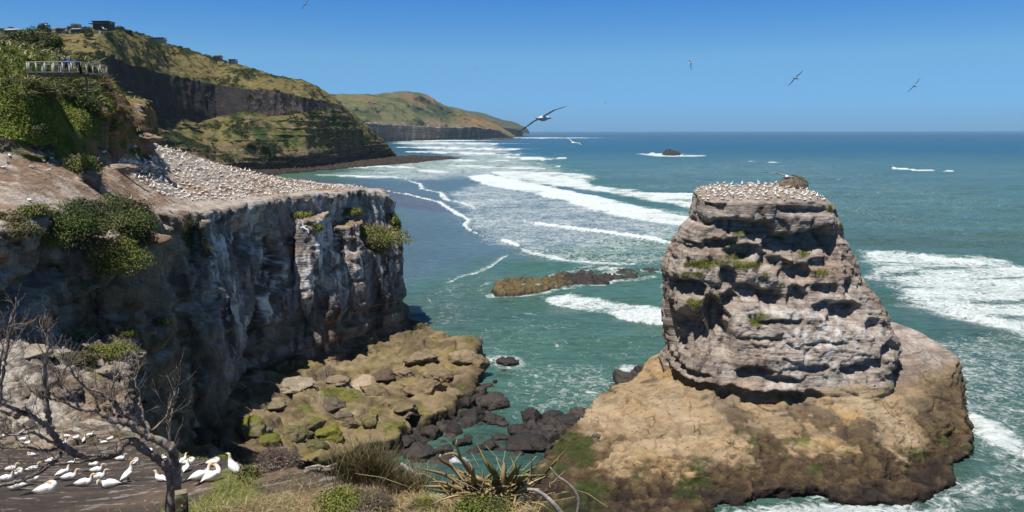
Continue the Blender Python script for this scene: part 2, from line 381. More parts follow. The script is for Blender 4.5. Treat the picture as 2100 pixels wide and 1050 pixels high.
cols = {
 -150: [(50, 520), (60, 470), (80, 445), (105, 430), (190, 410), (280, 385), (330, 365), (360, 360)],
 0:    [(50, 540), (60, 490), (80, 465), (106, 455), (190, 430), (280, 400), (335, 375), (370, 370)],
 100:  [(50, 600), (58, 525), (80, 495), (106, 475), (190, 450), (280, 425), (340, 395), (375, 385)],
 200:  [(50, 640), (55, 560), (80, 530), (106, 500), (195, 470), (280, 445), (345, 410), (375, 400)],
 235:  [(54, 660), (57, 580), (82, 550), (122, 515), (232, 485), (283, 460), (345, 430), (372, 420)],
 300:  [(68, 720), (71, 640), (100, 610), (143, 585), (250, 560), (288, 535), (345, 500), (366, 480)],
 345:  [(84, 770), (87, 700), (118, 670), (153, 645), (241, 615), (288, 590), (335, 550), (362, 530)],
 400:  [(103, 860), (105, 790), (130, 760), (165, 730), (251, 700), (290, 670), (328, 630), (358, 610)],
 440:  [(113, 930), (117, 850), (142, 820), (173, 790), (240, 760), (285, 730), (326, 690), (354, 670)],
 500:  [(128, 1010), (133, 940), (150, 905), (183, 875), (227, 850), (282, 810), (324, 770), (352, None)],
 560:  [(149, 1100), (154, 1030), (168, 1000), (186, 970), (237, 935), (278, 890), (322, 840), (350, None)],
 620:  [(158, 1200), (162, 1130), (176, 1105), (199, 1080), (232, 1045), (272, 980), (318, 910), (347, None)],
 655:  [(173, 1280), (178, 1200), (190, 1180), (206, 1150), (224, 1120), (268, 1050), (312, 980), (342, None)],
 690:  [(204, 1380), (208, 1300), (211, 1285), (214, 1270), (222, 1250), (262, 1160), (306, 1070), (337, None)],
 725:  [(230, 1450), (234, 1380), (237, 1370), (240, 1360), (246, 1345), (275, 1260), (303, 1180), (332, None)],
 765:  [(268, 1520), (270, 1460), (272, 1455), (275, 1450), (279, 1440), (289, 1400), (305, 1330), (327, None)],
 795:  [(296, 1600), (298, 1540), (299, 1538), (300, 1535), (302, 1530), (306, 1510), (312, 1480), (322.5, None)],
 810:  [(318, 1700), (319, 1640), (319.3, 1630), (319.6, 1625), (320, 1620), (320.4, 1615), (320.8, 1610), (321.5, None)]}
SHD = {-150: 500, 0: 520, 100: 540, 200: 570, 235: 620, 300: 720, 345: 800, 400: 880, 440: 940, 500: 976, 560: 1000, 620: 1040, 655: 1110, 690: 1194, 725: 1290, 765: 1400, 795: 1524, 810: 1553}
for k, c in cols.items():                         # distances of the rows behind the shore line; back slope behind the skyline
    q = min(1, max(.15, (815-k)/110)); e_ = min(1, max(0, (520-k)/170)); off = [235+120*e_, 185+120*e_, 128+125*e_, 110+125*e_, 66+60*e_, 32+10*e_, 0]
    cols[k] = [(c[r][0], SHD[k]+off[r-1]*q if c[r][1] is not None else None) for r in range(1, 8)]
    cols[k] = [(cols[k][0][0]+40, cols[k][0][1]*1.25)]+cols[k]
Vh, Ch, Fh = relief('', cols, 620, 0, [8, 34, 34, 60, 46, 46, 40], 1, None, f_main)
ridge = mesh_np('coastal_hill', Vh, Fh, M['hill'], col=Ch, smooth=True); props(ridge, 'long grassy coastal hill with a dark basalt cliff band falling to the surf', 'hill', kind='structure')
RIDGE_V = Vh.reshape(-1, 620, 3)

def f_mid(V, N, T, U):
    cl = ss(2.6, 3.0, T); s = V[:, 1].mean()/4500
    gul = fbm(V, (.004/s, .004/s, .002/s), 4, 9, ridge=True); big = fbm(V, (.003/s, .003/s, .004/s), 4, 3); med = fbm(V, (.012/s, .012/s, .012/s), 4, 5)
    rib = fbm(V, (.02/s, .02/s, .004/s), 3, 77, ridge=True)
    V2 = V+np.array([.8, -.6, 0])*((1-cl)*(60*gul*s*ss(.5, 1.5, T)+25*big*s)+cl*(9*rib*s+22*big*s))[:, None]
    V2[:, 2] += (1-ss(3.5, 4, T))*8*med*s
    n1 = fbm(V, (.005/s, .005/s, .006/s), 5, 41); n2 = fbm(V, (.02/s, .02/s, .02/s), 4, 43)
    col = np.tile(np.array([.13, .135, .06]), (len(V), 1)); col = mixc(col, (.19, .13, .07), ss(.05, .4, n1)); col = mixc(col, (.075, .09, .045), ss(.1, .3, -n1+.4*n2))
    col = mixc(col, (.03, .055, .028), np.exp(-((U-905)/22)**2-((T-1.8)/.5)**2))
    col = mixc(col, (.34, .15, .06), np.clip(np.exp(-((U-985)/38)**2-((T-1.9)/.55)**2)*(.75+.8*n2)+np.exp(-((U-880)/10)**2-((T-1.1)/.2)**2), 0, 1))
    rk = np.tile(np.array([.42, .32, .25]), (len(V), 1)); rk = mixc(rk, (.16, .12, .10), ss(-.05, .35, fbm(V, (.0015/s, .0015/s, .09/s), 3, 5)+.4*n2))
    rk = mixc(rk, (.09, .075, .07), ss(.1, .3, rib*.6+n1*.5)*.7)
    return V2, lerp(col, rk, ss(2.75, 2.95, T+.25*n1+.1*n2)[:, None])
sky2 = {560: (190, 252), 690: (192, 252), 740: (193, 252), 780: (192, 255), 805: (188, 257), 830: (186, 258), 852: (188, 259), 872: (196, 260), 900: (212, 262), 935: (222, 262), 965: (236, 260), 1000: (251, 264), 1020: (260, 268), 1035: (270, 273), 1046: (277, 280)}
cols2 = {}
for k, (a, b) in sky2.items():
    Ds = np.interp(k, [560, 760, 1046], [3300, 3700, 5600])
    pysh = 270+H*F/Ds*.995
    cols2[k] = [(a+25, Ds*1.5), (a, Ds*1.28), (lerp(a, b, .5), Ds*1.13), (b, Ds*1.035), (pysh, None)]
V2_, C2_, F2_ = relief('', cols2, 420, 0, [6, 40, 40, 40], 1, None, f_mid)
props(mesh_np('headland_hill', V2_, F2_, M['hill'], col=C2_, smooth=True), 'distant grassy headland with banded cliffs at the middle of the coast', 'hill', kind='structure')
sky3 = {900: (218, 250), 940: (223, 250), 980: (232, 255), 1010: (240, 258), 1040: (248, 262), 1058: (256, 264), 1067: (264, 268), 1072: (272, 273)}
cols3 = {}
for k, (a, b) in sky3.items():
    Ds = 8500.; cols3[k] = [(a+15, Ds*1.4), (a, Ds*1.15), (lerp(a, b, .55), Ds*1.08), (b, Ds*1.01), (270+H*F/Ds, None)]
V3_, C3_, F3_ = relief('', cols3, 180, 0, [4, 20, 20, 16], 1, None, f_mid)
C3_ = C3_*.25+np.array([.05, .065, .04])*.75
props(mesh_np('far_hill', V3_, F3_, M['hill'], col=C3_, smooth=True), 'farthest dark headland ending at the horizon', 'hill', kind='structure')

# shore platform of the first hill and the offshore reef
def rock_plate(name, poly_px, z, res, seed, cols3c, hmax, label, D_extra=0, kind='structure', cat='reef', edge=3., rough=1.2):
    P3 = np.array([onz(a, b, 0) for a, b in poly_px]); x0, y0 = P3[:, :2].min(0)-3; x1, y1 = P3[:, :2].max(0)+3
    nx = int((x1-x0)/res[0]); ny = int((y1-y0)/res[1]); X, Y = np.meshgrid(np.linspace(x0, x1, nx), np.linspace(y0, y1, ny)); P = np.stack([X.ravel(), Y.ravel()], 1)
    P30 = np.c_[P, np.zeros(len(P))]
    wv = np.stack([fbm(P30, (.12, .12, 1), 3, seed), fbm(P30, (.12, .12, 1), 3, seed+5)], 1)*2.5*edge/3
    d = -polydist(P+wv, P3[:, :2]); k = ss(-.5, edge, d)
    fa, fj = facets(P30, 3.0*rough, seed+2); fb_, fk = facets(P30, 1.1*rough, seed+4); n = fa*.55+fb_*.35-.5*fj+fbm(P30, (.9/rough, .9/rough, 1), 3, seed+3)*.3
    Z = k*(z+n*hmax)-(1-k)*1.5
    if name == 'reef' and seed == 12: tl_ = ss(14, 24, P[:, 0]); Z = Z-tl_*(.9+.8*noise3(P30*.25, 3))*k
    V = np.c_[P, Z]; n1 = fbm(V, (.3, .3, .5), 4, seed+31)
    col = np.tile(np.array(cols3c[0]), (len(V), 1)); col = mixc(col, cols3c[1], ss(-.1, .4, n1)); col = mixc(col, cols3c[2], np.maximum(1-ss(.3, .6+z*.45, Z), fj*.8))
    if name == 'reef' and seed == 12: col = mixc(col, (.035, .028, .025), ss(12, 20, P[:, 0])); col = mixc(col, (.11, .13, .03), ss(.1, .4, noise3(P30*.4, 6))*(Z > .7)*.6)
    o = mesh_np(name, V, grid_faces(nx, ny), M['wetrock'] if name != 'shore_platform' else M['hill'], col=col, smooth=True)
    return props(o, label, cat, kind=kind)
rock_plate('shore_platform', [(420, 351), (500, 348), (560, 347), (620, 344), (700, 336), (790, 322), (850, 320), (915, 322), (950, 325), (900, 329), (860, 333), (800, 338), (740, 343), (660, 350), (600, 356), (500, 362), (420, 366)], 1.6, (.9, 2.5), 5, [(.055, .045, .040), (.085, .065, .05), (.026, .023, .022)], 2.6, 'dark rock shelf below the basalt hill', edge=8., rough=3)
rock_plate('shore_platform', [(985, 286.6), (1040, 284.5), (1075, 284.2), (1055, 286.2), (1010, 287.5)], 5, (4, 14), 8, [(.08, .06, .05), (.12, .09, .07), (.04, .035, .03)], 6, 'dark rock shelf at the foot of the middle headland', edge=30., rough=30)
REEF_PX = [(1003, 594), (1012, 582), (1040, 576), (1070, 571), (1100, 573), (1150, 561), (1185, 555), (1215, 547), (1245, 546), (1265, 553), (1290, 552), (1330, 552), (1378, 557), (1378, 562), (1340, 566), (1300, 571), (1262, 572), (1250, 580), (1215, 585), (1190, 590), (1150, 597), (1100, 603), (1050, 607), (1015, 604)]
rock_plate('reef', REEF_PX, 1.2, (.28, .55), 12, [(.17, .105, .035), (.10, .08, .03), (.028, .022, .02)], 1.3, 'flat weedy brown reef awash between the cliff and the sea stack', kind='structure', edge=1.8)
rock_plate('reef', [(1355, 318), (1362, 311), (1378, 309), (1392, 314), (1400, 318), (1380, 320.5)], 4.5, (.8, 4), 15, [(.035, .03, .032), (.06, .05, .045), (.03, .025, .025)], 4, 'small black reef standing in the open sea', edge=10., rough=4)

for pl_ in ([(770, 918), (850, 868), (900, 845), (960, 838), (1005, 846), (985, 870), (930, 892), (880, 925), (800, 948)], [(1035, 905), (1055, 875), (1095, 850), (1130, 852), (1180, 845), (1215, 862), (1185, 885), (1120, 915), (1050, 925)], [(1235, 812), (1262, 785), (1290, 752), (1330, 748), (1385, 745), (1385, 800), (1310, 832), (1250, 838)], [(960, 812), (990, 800), (1022, 812), (1010, 838), (965, 850)]):
    rock_plate('reef', pl_, .55, (.22, .3), 31+len(pl_), [(.050, .040, .033), (.075, .058, .042), (.022, .018, .017)], .8, 'jagged black reef rock awash in the channel', kind='structure', edge=1.6, rough=.9)
# ================================================================ the sea
TAN = 1.02
pyr = np.r_[270.75, np.arange(271.3, 300, .8), np.arange(300, 1065, 1.75), np.arange(1065, 1500, 12)]
yr = np.array([onz(1050, p, 0)[1] for p in pyr])[::-1]; yr = np.r_[10, yr]
ur = np.linspace(-.85, .85, 900); X = yr[:, None]*ur[None, :]*TAN; Y = np.repeat(yr[:, None], len(ur), 1)
S = np.c_[X.ravel(), Y.ravel()]; S3 = np.c_[S, np.zeros(len(S))]
dist = S[:, 1]; near = dist < 2500
def on(poly): return np.array([onz(a, b, 0)[:2] for a, b in poly])
foam = np.zeros(len(S))
warp = np.stack([fbm(S3, (.05, .05, 1), 4, 61), fbm(S3, (.05, .05, 1), 4, 67)], 1)
def sub(bb, mar):
    return np.where((S[:, 0] > bb[0, 0]-mar) & (S[:, 0] < bb[1, 0]+mar) & (S[:, 1] > bb[0, 1]-mar) & (S[:, 1] < bb[1, 1]+mar))[0]
def area(poly, dens, soft, wamp=3.):
    Q = on(poly); bb = np.array([Q.min(0), Q.max(0)]); i = sub(bb, soft*2+wamp)
    d = polydist(S[i]+warp[i]*wamp, Q); foam[i] = np.maximum(foam[i], dens*(1-ss(-soft, soft, d)))
def streak(line, width, dens, trail=0, tdens=.45, wamp=1.5, side=1):
    Q = on(line); bb = np.array([Q.min(0), Q.max(0)]); m = width*3+trail+wamp; i = sub(bb, m)
    d, sd, pr = linedist(S[i]+warp[i]*wamp, Q); w = width*np.clip(np.sin(np.clip(pr, .02, .98)*np.pi)*1.6, .1, 1)
    f = dens*(1-ss(w*.6, w*1.3, d))
    if trail: f = np.maximum(f, np.where(sd*side > 0, tdens*(1-ss(0, trail, d)), 0)*np.clip(np.sin(pr*np.pi)*2.5, 0, 1))
    foam[i] = np.maximum(foam[i], f)
# broad lacy areas
area([(790, 288), (1010, 291), (1060, 310), (1130, 332), (1240, 365), (1000, 362), (870, 372), (640, 360), (800, 332), (930, 326)], .43, 60, 25)
area([(905, 395), (1000, 370), (1440, 440), (1440, 545), (1180, 545), (1060, 520), (960, 478)], .40, 12, 8)
area([(1000, 740), (1250, 745), (1300, 800), (1230, 860), (1030, 860)], .30, 8, 4)
area([(840, 600), (1000, 560), (1370, 640), (1370, 740), (1050, 760), (860, 700)], .19, 10, 5)
area([(1755, 516), (1850, 519), (2000, 529), (2160, 552), (2160, 705), (2000, 674), (1900, 643), (1830, 605), (1780, 560)], .60, 7, 8)
area([(1830, 690), (2160, 690), (2160, 1080), (1400, 1080), (1480, 1030), (1980, 940)], .38, 8, 6)
area([(1500, 325), (1700, 330), (2160, 420), (2160, 520), (1760, 500), (1300, 395), (1200, 350)], .20, 60, 20)
# dense white
area([(953, 362), (993, 379), (1133, 406), (1200, 426), (1267, 446), (1400, 466), (1460, 474), (1460, 452), (1350, 432), (1250, 408), (1150, 388), (1050, 368), (1000, 357)], .80, 5, 7)
area([(1000, 351), (1047, 372), (1133, 380), (1280, 402), (1400, 424), (1460, 428), (1460, 396), (1330, 394), (1200, 377), (1225, 363), (1190, 356), (1100, 352)], .68, 8, 9)
area([(1110, 612), (1180, 603), (1265, 621), (1380, 632), (1380, 664), (1330, 668), (1250, 642), (1150, 628)], .66, 2.5, 4)
area([(1240, 640), (1310, 632), (1376, 640), (1376, 664), (1320, 668), (1270, 655)], .85, 1.5, 2)
area([(1355, 582), (1384, 575), (1384, 645), (1362, 625)], .62, 2, 2)
area([(1940, 832), (2010, 850), (2160, 925), (2160, 980), (2010, 905), (1950, 862)], .74, 3, 3)
area([(1470, 1046), (1590, 1020), (1700, 1034), (1900, 1040), (1990, 960), (2010, 1000), (1950, 1080), (1450, 1080)], .66, 3, 3)
area([(990, 625), (1060, 632), (1110, 650), (1100, 640)], .55, 1.5, 2)
streak([(765, 388), (830, 398), (900, 415), (930, 435), (960, 452), (952, 463), (965, 475), (1000, 487)], 1.6, .9, 9, .45, 1.5, 1)
streak([(825, 366), (862, 378), (866, 388), (905, 396), (910, 408), (960, 420), (985, 432)], 2.2, .75, 14, .35, 2, 1)
streak([(1070, 455), (1150, 465), (1300, 485), (1400, 505), (1450, 512)], 3.0, .95, 9, .4, 1.2, 1)
streak([(1025, 491), (1045, 498), (1066, 508)], 1.6, .95)
streak([(1065, 510), (1100, 520), (1180, 533), (1320, 540)], 2.5, .62, 8, .45)
streak([(885, 583), (920, 580), (960, 565), (1010, 545), (1045, 518)], .8, .55, 5, .38)
streak([(1755, 519), (1850, 523), (2000, 536), (2110, 556)], 3, .75, 12, .6)
streak([(1930, 632), (2000, 655), (2110, 682)], 2.2, .95, 8, .7)
streak([(1828, 345), (1870, 350), (1968, 353)], 10, 1.0, 16, .5); streak([(1528, 331), (1570, 333), (1628, 334)], 4, .62, 20, .4)
streak([(1202, 292), (1224, 292)], 16, 1.0); streak([(1124, 323), (1162, 325)], 10, .85); streak([(1130, 341), (1150, 342)], 6, .95)
for a in ([(800, 294), (900, 293), (1010, 296)], [(800, 301), (930, 303), (1060, 308)], [(830, 310), (960, 314), (1070, 318)], [(1040, 321), (1080, 323), (1115, 328)], [(880, 325), (980, 330), (1060, 329)], [(860, 348), (890, 351), (915, 354)], [(700, 345), (800, 340), (850, 345)], [(1060, 284), (1100, 283), (1110, 284)], [(850, 289), (900, 288), (960, 289)], [(1340, 314), (1360, 317), (1385, 320), (1450, 318)], [(640, 357), (750, 362), (840, 365)], [(920, 338), (1000, 343), (1120, 346)]):
    D_ = onz(a[0][0], a[0][1], 0)[1]; streak(a, D_*D_/(H*F)*1.3, .66, D_*D_/(H*F)*3.5, .5, D_*.006)
# swash round the reef and the rocks
d = polydist(S[:, :2]+warp*3, on(REEF_PX)); foam = np.maximum(foam, (.56*(1-ss(0, 5, d)))*(d < 6)*ss(-.25, .25, fbm(S3, (.12, .12, 1), 3, 93)+.1))
for cx, cy, r in ((1040, 745, 9), (1130, 860, 5), (1180, 850, 5), (1290, 830, 5), (900, 930, 4), (930, 945, 4), (1300, 755, 5)):
    p = onz(cx, cy, 0)[:2]; d = np.hypot(*(S+warp*3-p).T); foam = np.maximum(foam, .52*(1-ss(r*.3, r, d)))
foam -= .26*ss(.45, .6, foam)*ss(.0, .40, fbm(S3, (.03, .09, 1), 5, 95)); bias = fbm(S3, (.02, .02, 1), 4, 71); foam = np.clip(foam+.10*bias*(foam > .05)+.06+.08*fbm(S3, (.08, .08, 1), 3, 72), 0, 1)
# sea bed colour seen through the water: teal in the cove, grey-blue over the sand flat, green-brown outside, deep blue beyond
wc = np.tile(np.array([.055, .130, .100]), (len(S), 1))
def tint(poly, c, soft, w=1):
    global wc
    d = polydist(S+warp*soft*.35, on(poly)); wc = mixc(wc, c, w*(1-ss(-soft, soft, d)))
tint([(700, 360), (1100, 350), (1400, 470), (1060, 520), (930, 560), (780, 600), (700, 500)], (.080, .135, .168), 20)
tint([(600, 360), (780, 385), (900, 410), (945, 440), (880, 432), (780, 420), (700, 400)], (.085, .105, .135), 6)
tint([(830, 610), (1000, 560), (1010, 620), (960, 690), (840, 650)], (.062, .118, .095), 12)
tint([(1200, 320), (2160, 340), (2160, 540), (1700, 540), (1200, 345)], (.062, .130, .118), 60)
tint([(1700, 480), (2160, 470), (2160, 535), (1760, 515)], (.060, .112, .085), 15, .8)
tint([(1750, 560), (2160, 560), (2160, 1100), (1400, 1100), (1700, 1000), (1950, 900)], (.050, .108, .094), 20)
tint([(1000, 850), (1250, 860), (1150, 1000), (800, 1000)], (.036, .085, .078), 5, .8)
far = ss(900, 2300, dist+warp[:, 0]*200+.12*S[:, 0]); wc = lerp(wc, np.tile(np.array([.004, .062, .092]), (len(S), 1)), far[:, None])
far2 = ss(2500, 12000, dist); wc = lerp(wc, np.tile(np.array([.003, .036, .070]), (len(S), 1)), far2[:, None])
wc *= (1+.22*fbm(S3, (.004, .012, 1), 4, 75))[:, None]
# swell
ph = S[:, 1]*.92+S[:, 0]*.38
z = (.55*np.sin(ph/7+2.5*fbm(S3, (.01, .01, 1), 2, 81))+.8*fbm(S3, (.04, .11, 1), 4, 83))*(1-ss(300, 2500, dist)*.6)*ss(70, 110, dist)
sandy = 1-.75*(1-ss(-20, 30, polydist(S, on([(700, 360), (1100, 350), (1400, 470), (1060, 520), (930, 560), (780, 600), (700, 500)]))))
z = z*(.35+.65*ss(120, 260, dist)); z = z*sandy+1.1*ss(.62, 1, foam)*(dist < 1500)+.7*ss(.5, 1, foam)*fbm(S3, (.5, .5, 1), 3, 85)
m, nt, b = new_mat('sea_water')
vc = nd(nt, 'ShaderNodeVertexColor', layer_name='Col').outputs[0]; fo = nd(nt, 'ShaderNodeAttribute', attribute_name='foam').outputs['Fac']
v = vec_of(nt); 
w1 = nd(nt, 'ShaderNodeTexNoise', i_Scale=.25, i_Detail=4); nt.links.new(v, w1.inputs['Vector'])
wa = nd(nt, 'ShaderNodeVectorMath', operation='MULTIPLY_ADD'); nt.links.new(w1.outputs['Color'], wa.inputs[0]); wa.inputs[1].default_value = (6, 6, 0); nt.links.new(v, wa.inputs[2])
def lace(sc, seed):
    vo = nd(nt, 'ShaderNodeTexVoronoi', feature='DISTANCE_TO_EDGE', i_Scale=sc); nt.links.new(wa.outputs[0], vo.inputs['Vector'])
    return ramp(nt, vo.outputs['Distance'], [(0, 1), (.12, .45), (.4, 0)])
l1 = lace(.33, 0); l2 = lace(1.1, 1); n1 = noise_n(nt, .9, 9, .75, wa.outputs[0]); n2 = noise_n(nt, .12, 5, .6, v)
def mth(op, a, b2, c=None):
    k = nd(nt, 'ShaderNodeMath', operation=op)
    for q, s_ in enumerate((a, b2, c)):
        if s_ is None: continue
        if isinstance(s_, (int, float)): k.inputs[q].default_value = s_
        else: nt.links.new(s_, k.inputs[q])
    return k.outputs[0]
pat = mth('ADD', mth('MULTIPLY', l1, .15), mth('MULTIPLY', l2, .14)); pat = mth('ADD', pat, mth('MULTIPLY', n1, .85)); pat = mth('ADD', pat, mth('MULTIPLY', n2, .25))
val = mth('ADD', mth('MULTIPLY', fo, 1.2), mth('MULTIPLY', pat, 1.6))     # pattern about .25-.95, foam 0-1
mask = ramp(nt, mth('SUBTRACT', val, .0), [(0, 0), (1, 1)])
mr = nd(nt, 'ShaderNodeMapRange', interpolation_type='SMOOTHSTEP'); nt.links.new(val, mr.inputs[0]); mr.inputs[1].default_value = 1.52; mr.inputs[2].default_value = 2.0
c = mul(nt, vc, ramp(nt, noise_n(nt, .5, 6, .7, vec_of(nt, (.35, 1, 1))), [(.3, .62), (.7, 1.42)]))
fcl = ramp(nt, noise_n(nt, .8, 8, .75, wa.outputs[0]), [(.32, (.36, .46, .48)), (.6, (.70, .74, .74))])  # foam tone: white with shadowed blue-grey patches painted in by noise
c = mul(nt, c, fcl, mr.outputs[0], 'MIX'); nt.links.new(c, b.inputs['Base Color'])
rg = nd(nt, 'ShaderNodeMapRange'); nt.links.new(mr.outputs[0], rg.inputs[0]); rg.inputs[3].default_value = .22; rg.inputs[4].default_value = .9; nt.links.new(rg.outputs[0], b.inputs['Roughness'])
b.inputs['IOR'].default_value = 1.33; b.inputs['Specular IOR Level'].default_value = .3
bh = mth('ADD', mth('MULTIPLY', noise_n(nt, .55, 9, .68, vec_of(nt, (.55, 1, 1)), .6), 1.0), mth('MULTIPLY', mr.outputs[0], .12))
bp = nd(nt, 'ShaderNodeBump', i_Strength=1.0, i_Distance=1.1); nt.links.new(bh, bp.inputs['Height']); nt.links.new(bp.outputs[0], b.inputs['Normal'])
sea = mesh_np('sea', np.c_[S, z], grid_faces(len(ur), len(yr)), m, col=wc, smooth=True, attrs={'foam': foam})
props(sea, 'teal open sea with white breaking surf', 'sea', kind='structure')

# ================================================================ sea air
hz = MB(); hz.box((0, 9500, 150), (42000, 20600, 430)); hm_, nt, b = new_mat('sea_air'); nt.nodes.remove(b)
pv = nd(nt, 'ShaderNodeVolumePrincipled', i_Density=2.6e-5, i_Anisotropy=.2); pv.inputs['Color'].default_value = (.66, .86, 1.0, 1)
nt.links.new(pv.outputs[0], [n_ for n_ in nt.nodes if n_.type == 'OUTPUT_MATERIAL'][0].inputs['Volume'])
hz_o = hz.build('haze', hm_); props(hz_o, 'thin salty haze over the sea and coast', 'haze', kind='stuff')
# ================================================================ left headland
EDGE = ats([(-110, 470, 59), (0, 450, 65), (100, 436, 75), (200, 440, 87.5), (300, 442, 103), (380, 432, 117), (450, 420, 129), (550, 405, 147), (650, 392, 167), (720, 386, 181), (765, 388, 191), (798, 410, 197)])
CREST = ats([(770, 383, 212), (650, 377, 200), (550, 358, 187), (450, 336, 173), (380, 312, 160), (330, 296, 150), (300, 286, 142), (250, 275, 131), (160, 290, 112), (80, 300, 98), (0, 305, 89.5), (-60, 306, 83)])
MIDP = ats([(100, 370, 85), (200, 352, 105), (150, 395, 87), (250, 400, 102), (350, 380, 130), (50, 400, 74), (450, 380, 148), (600, 385, 175), (30, 380, 76)])
h_plat = rbf(np.r_[EDGE, CREST, MIDP, [[-75, 60, 46], [-90, 150, 44], [-80, 215, 34], [-60, 230, 33]]])
PLAT = np.r_[EDGE[:, :2], CREST[:, :2]]
# ground below the cliff: the pale terrace on the left, the long rock shelf on the right
LOWP = np.array([at(0, 690, 60), at(0, 760, 55), at(0, 870, 50), at(100, 700, 66), at(150, 780, 59), at(200, 840, 54), at(-120, 760, 55), at(-120, 700, 58), at(260, 735, 72),
    at(430, 800, 117), at(520, 775, 128), at(620, 757, 142), at(720, 745, 155), at(810, 695, 175), at(870, 692, 174), at(980, 703, 166), at(1005, 745, 156),
    at(1000, 775, 150), at(930, 812, 138), at(850, 860, 124), at(780, 890, 116), at(700, 915, 111), at(600, 880, 113), at(620, 930, 107), at(500, 860, 110), at(450, 870, 107), at(420, 905, 100), at(520, 935, 98),
    at(380, 880, 97), [-46, 101, 10.5], [-50, 112, 11], [-40, 90, 11.5], [-46, 90, 12], [-45, 190, 6], [-20, 200, 3]])
h_low = rbf(LOWP)
TERR = np.array([at(-400, 690, 62), at(0, 655, 69), at(150, 660, 77), at(285, 650, 90), at(285, 700, 82), at(280, 745, 73), at(262, 800, 64), at(262, 850, 56), at(300, 885, 50), at(310, 930, 42), at(-400, 900, 42)])[:, :2]
APRON = np.array([at(330, 760, 118), at(350, 880, 96), at(385, 945, 88), at(520, 940, 97), at(620, 945, 104), at(700, 925, 110), at(780, 893, 116), at(850, 862, 124), at(930, 815, 137), at(985, 790, 147), at(1006, 772, 152), at(1008, 735, 160), at(985, 702, 170), at(930, 706, 173), at(900, 688, 180), at(850, 676, 190), at(790, 640, 215), at(500, 600, 215), at(300, 600, 150)])[:, :2]
h_terr = rbf(np.r_[LOWP[:9], [at(150, 670, 74), at(285, 670, 82), at(300, 885, 50), at(285, 745, 73), at(262, 850, 56), at(100, 930, 42), at(-100, 930, 42)]])
h_apr = rbf(LOWP[9:])
SPURP = at(400, 447, 117); SPUR_F = at(330, 640, 101)
HILLC = ats([(-60, 306, 88), (0, 302, 89), (60, 301, 93), (150, 288, 104), (190, 262, 112), (230, 240, 119), (280, 245, 126), (0, 215, 91.5), (130, 210, 95), (0, 152, 94.5), (60, 155, 94.5), (130, 158, 95.5), (180, 164, 100), (215, 180, 112), (0, 100, 110), (60, 96, 114), (120, 112, 114), (160, 118, 124), (190, 125, 125), (235, 190, 127), (300, 258, 131), (272, 238, 129), (242, 200, 129), (218, 165, 129), (206, 135, 130)])
h_hill = rbf(np.r_[HILLC, [[-110, 160, 61], [-98, 150, 61], [-105, 105, 58], [-72, 165, 55], [-130, 80, 54], [-66, 138, 54], [-90, 135, 61]]])
HILL = np.array([at(-400, 306, 80), at(-60, 306, 83), at(0, 303, 88.5), at(70, 302, 93.5), at(160, 286, 105), at(200, 262, 113), at(240, 262, 120), at(285, 262, 128)])[:, :2].tolist()+[[-64, 136], [-70, 148], [-80, 175], [-160, 175], [-160, 80]]
def h_head(P):
    P3 = np.c_[P, np.zeros(len(P))]
    w1 = fbm(P3, (.07, .07, 1), 3, 101); w2 = fbm(P3, (.07, .07, 1), 3, 107)
    Pw = P+np.stack([w1, w2], 1)*1.6
    dP = polydist(Pw, PLAT)
    # ribs and bays in the face
    zp = h_plat(P)+fbm(P3, (.18, .18, 1), 4, 111)*.45
    bay = fbm(P3, (.10, .10, 1), 3, 117)*2.6
    z = np.full(len(P), -4.)
    dA = polydist(Pw, APRON); za = h_apr(P); za = za+fbm(P3, (.12, .12, 1), 2, 121)*.8+.2*fbm(P3, (.5, .5, 1), 3, 125, ridge=True)
    z = np.maximum(z, lerp(za, np.full(len(P), -4.), ss(-.4, 1.6, dA)))
    dT = polydist(Pw, TERR); zt = h_terr(P)+fbm(P3, (.12, .12, 1), 4, 131)*1.0
    z = np.maximum(z, lerp(zt, np.full(len(P), -4.), ss(0, 3.0, dT+bay*.35)))
    # buttress below the edge
    a = SPURP; d1 = np.hypot(P[:, 0]-a[0], (P[:, 1]-a[1]))
    dyf = a[1]-P[:, 1]; rr = np.hypot((P[:, 0]-a[0]-.12*dyf)*(2.5-.04*np.clip(dyf, 0, 12)), np.where(dyf > 0, dyf*.92, dyf*1.6)); zs = a[2]-1.5*np.maximum(0, rr-.3)+fbm(P3, (.25, .25, 1), 4, 141)*1.3
    zs = zs-8*np.maximum(0, rr-9.0); z = np.maximum(z, zs)
    b = at(215, 470, 84); rb = np.hypot((P[:, 0]-b[0]), (P[:, 1]-b[1])*.5); zb = b[2]-1.4*np.maximum(0, rb-2.5)-11*np.maximum(0, rb-4.4)+fbm(P3, (.2, .2, 1), 3, 143)*1.5
    z = np.maximum(z, zb)
    # high ledge near the point
    for (px, py, D, r) in ((640, 440, 160, 3.4), (775, 480, 186, 4.2), (715, 455, 174, 3.2)):
        c = at(px, py, D); z = np.maximum(z, c[2]-9*np.maximum(0, np.hypot(P[:, 0]-c[0], (P[:, 1]-c[1])*.5)-r)+.5*w1)
    ramp_w = 3.2+bay*.55+1.2*ss(100, 120, P[:, 1])
    z = np.where(dP < ramp_w, np.maximum(z, lerp(zp, -4., np.clip(dP/ramp_w, 0, 1)**1.25)), z)
    # hill with the lookout
    dH = polydist(Pw, np.array(HILL)); zh = h_hill(P)+fbm(P3, (.15, .15, 1), 4, 151)*.6
    kk = ss(1.4, -.4, dH) if False else 1-ss(-.5, 1.0, dH)
    z = np.where((kk > 0) & (dH < 1), np.maximum(z, lerp(zp, zh, kk)), z)
    return z
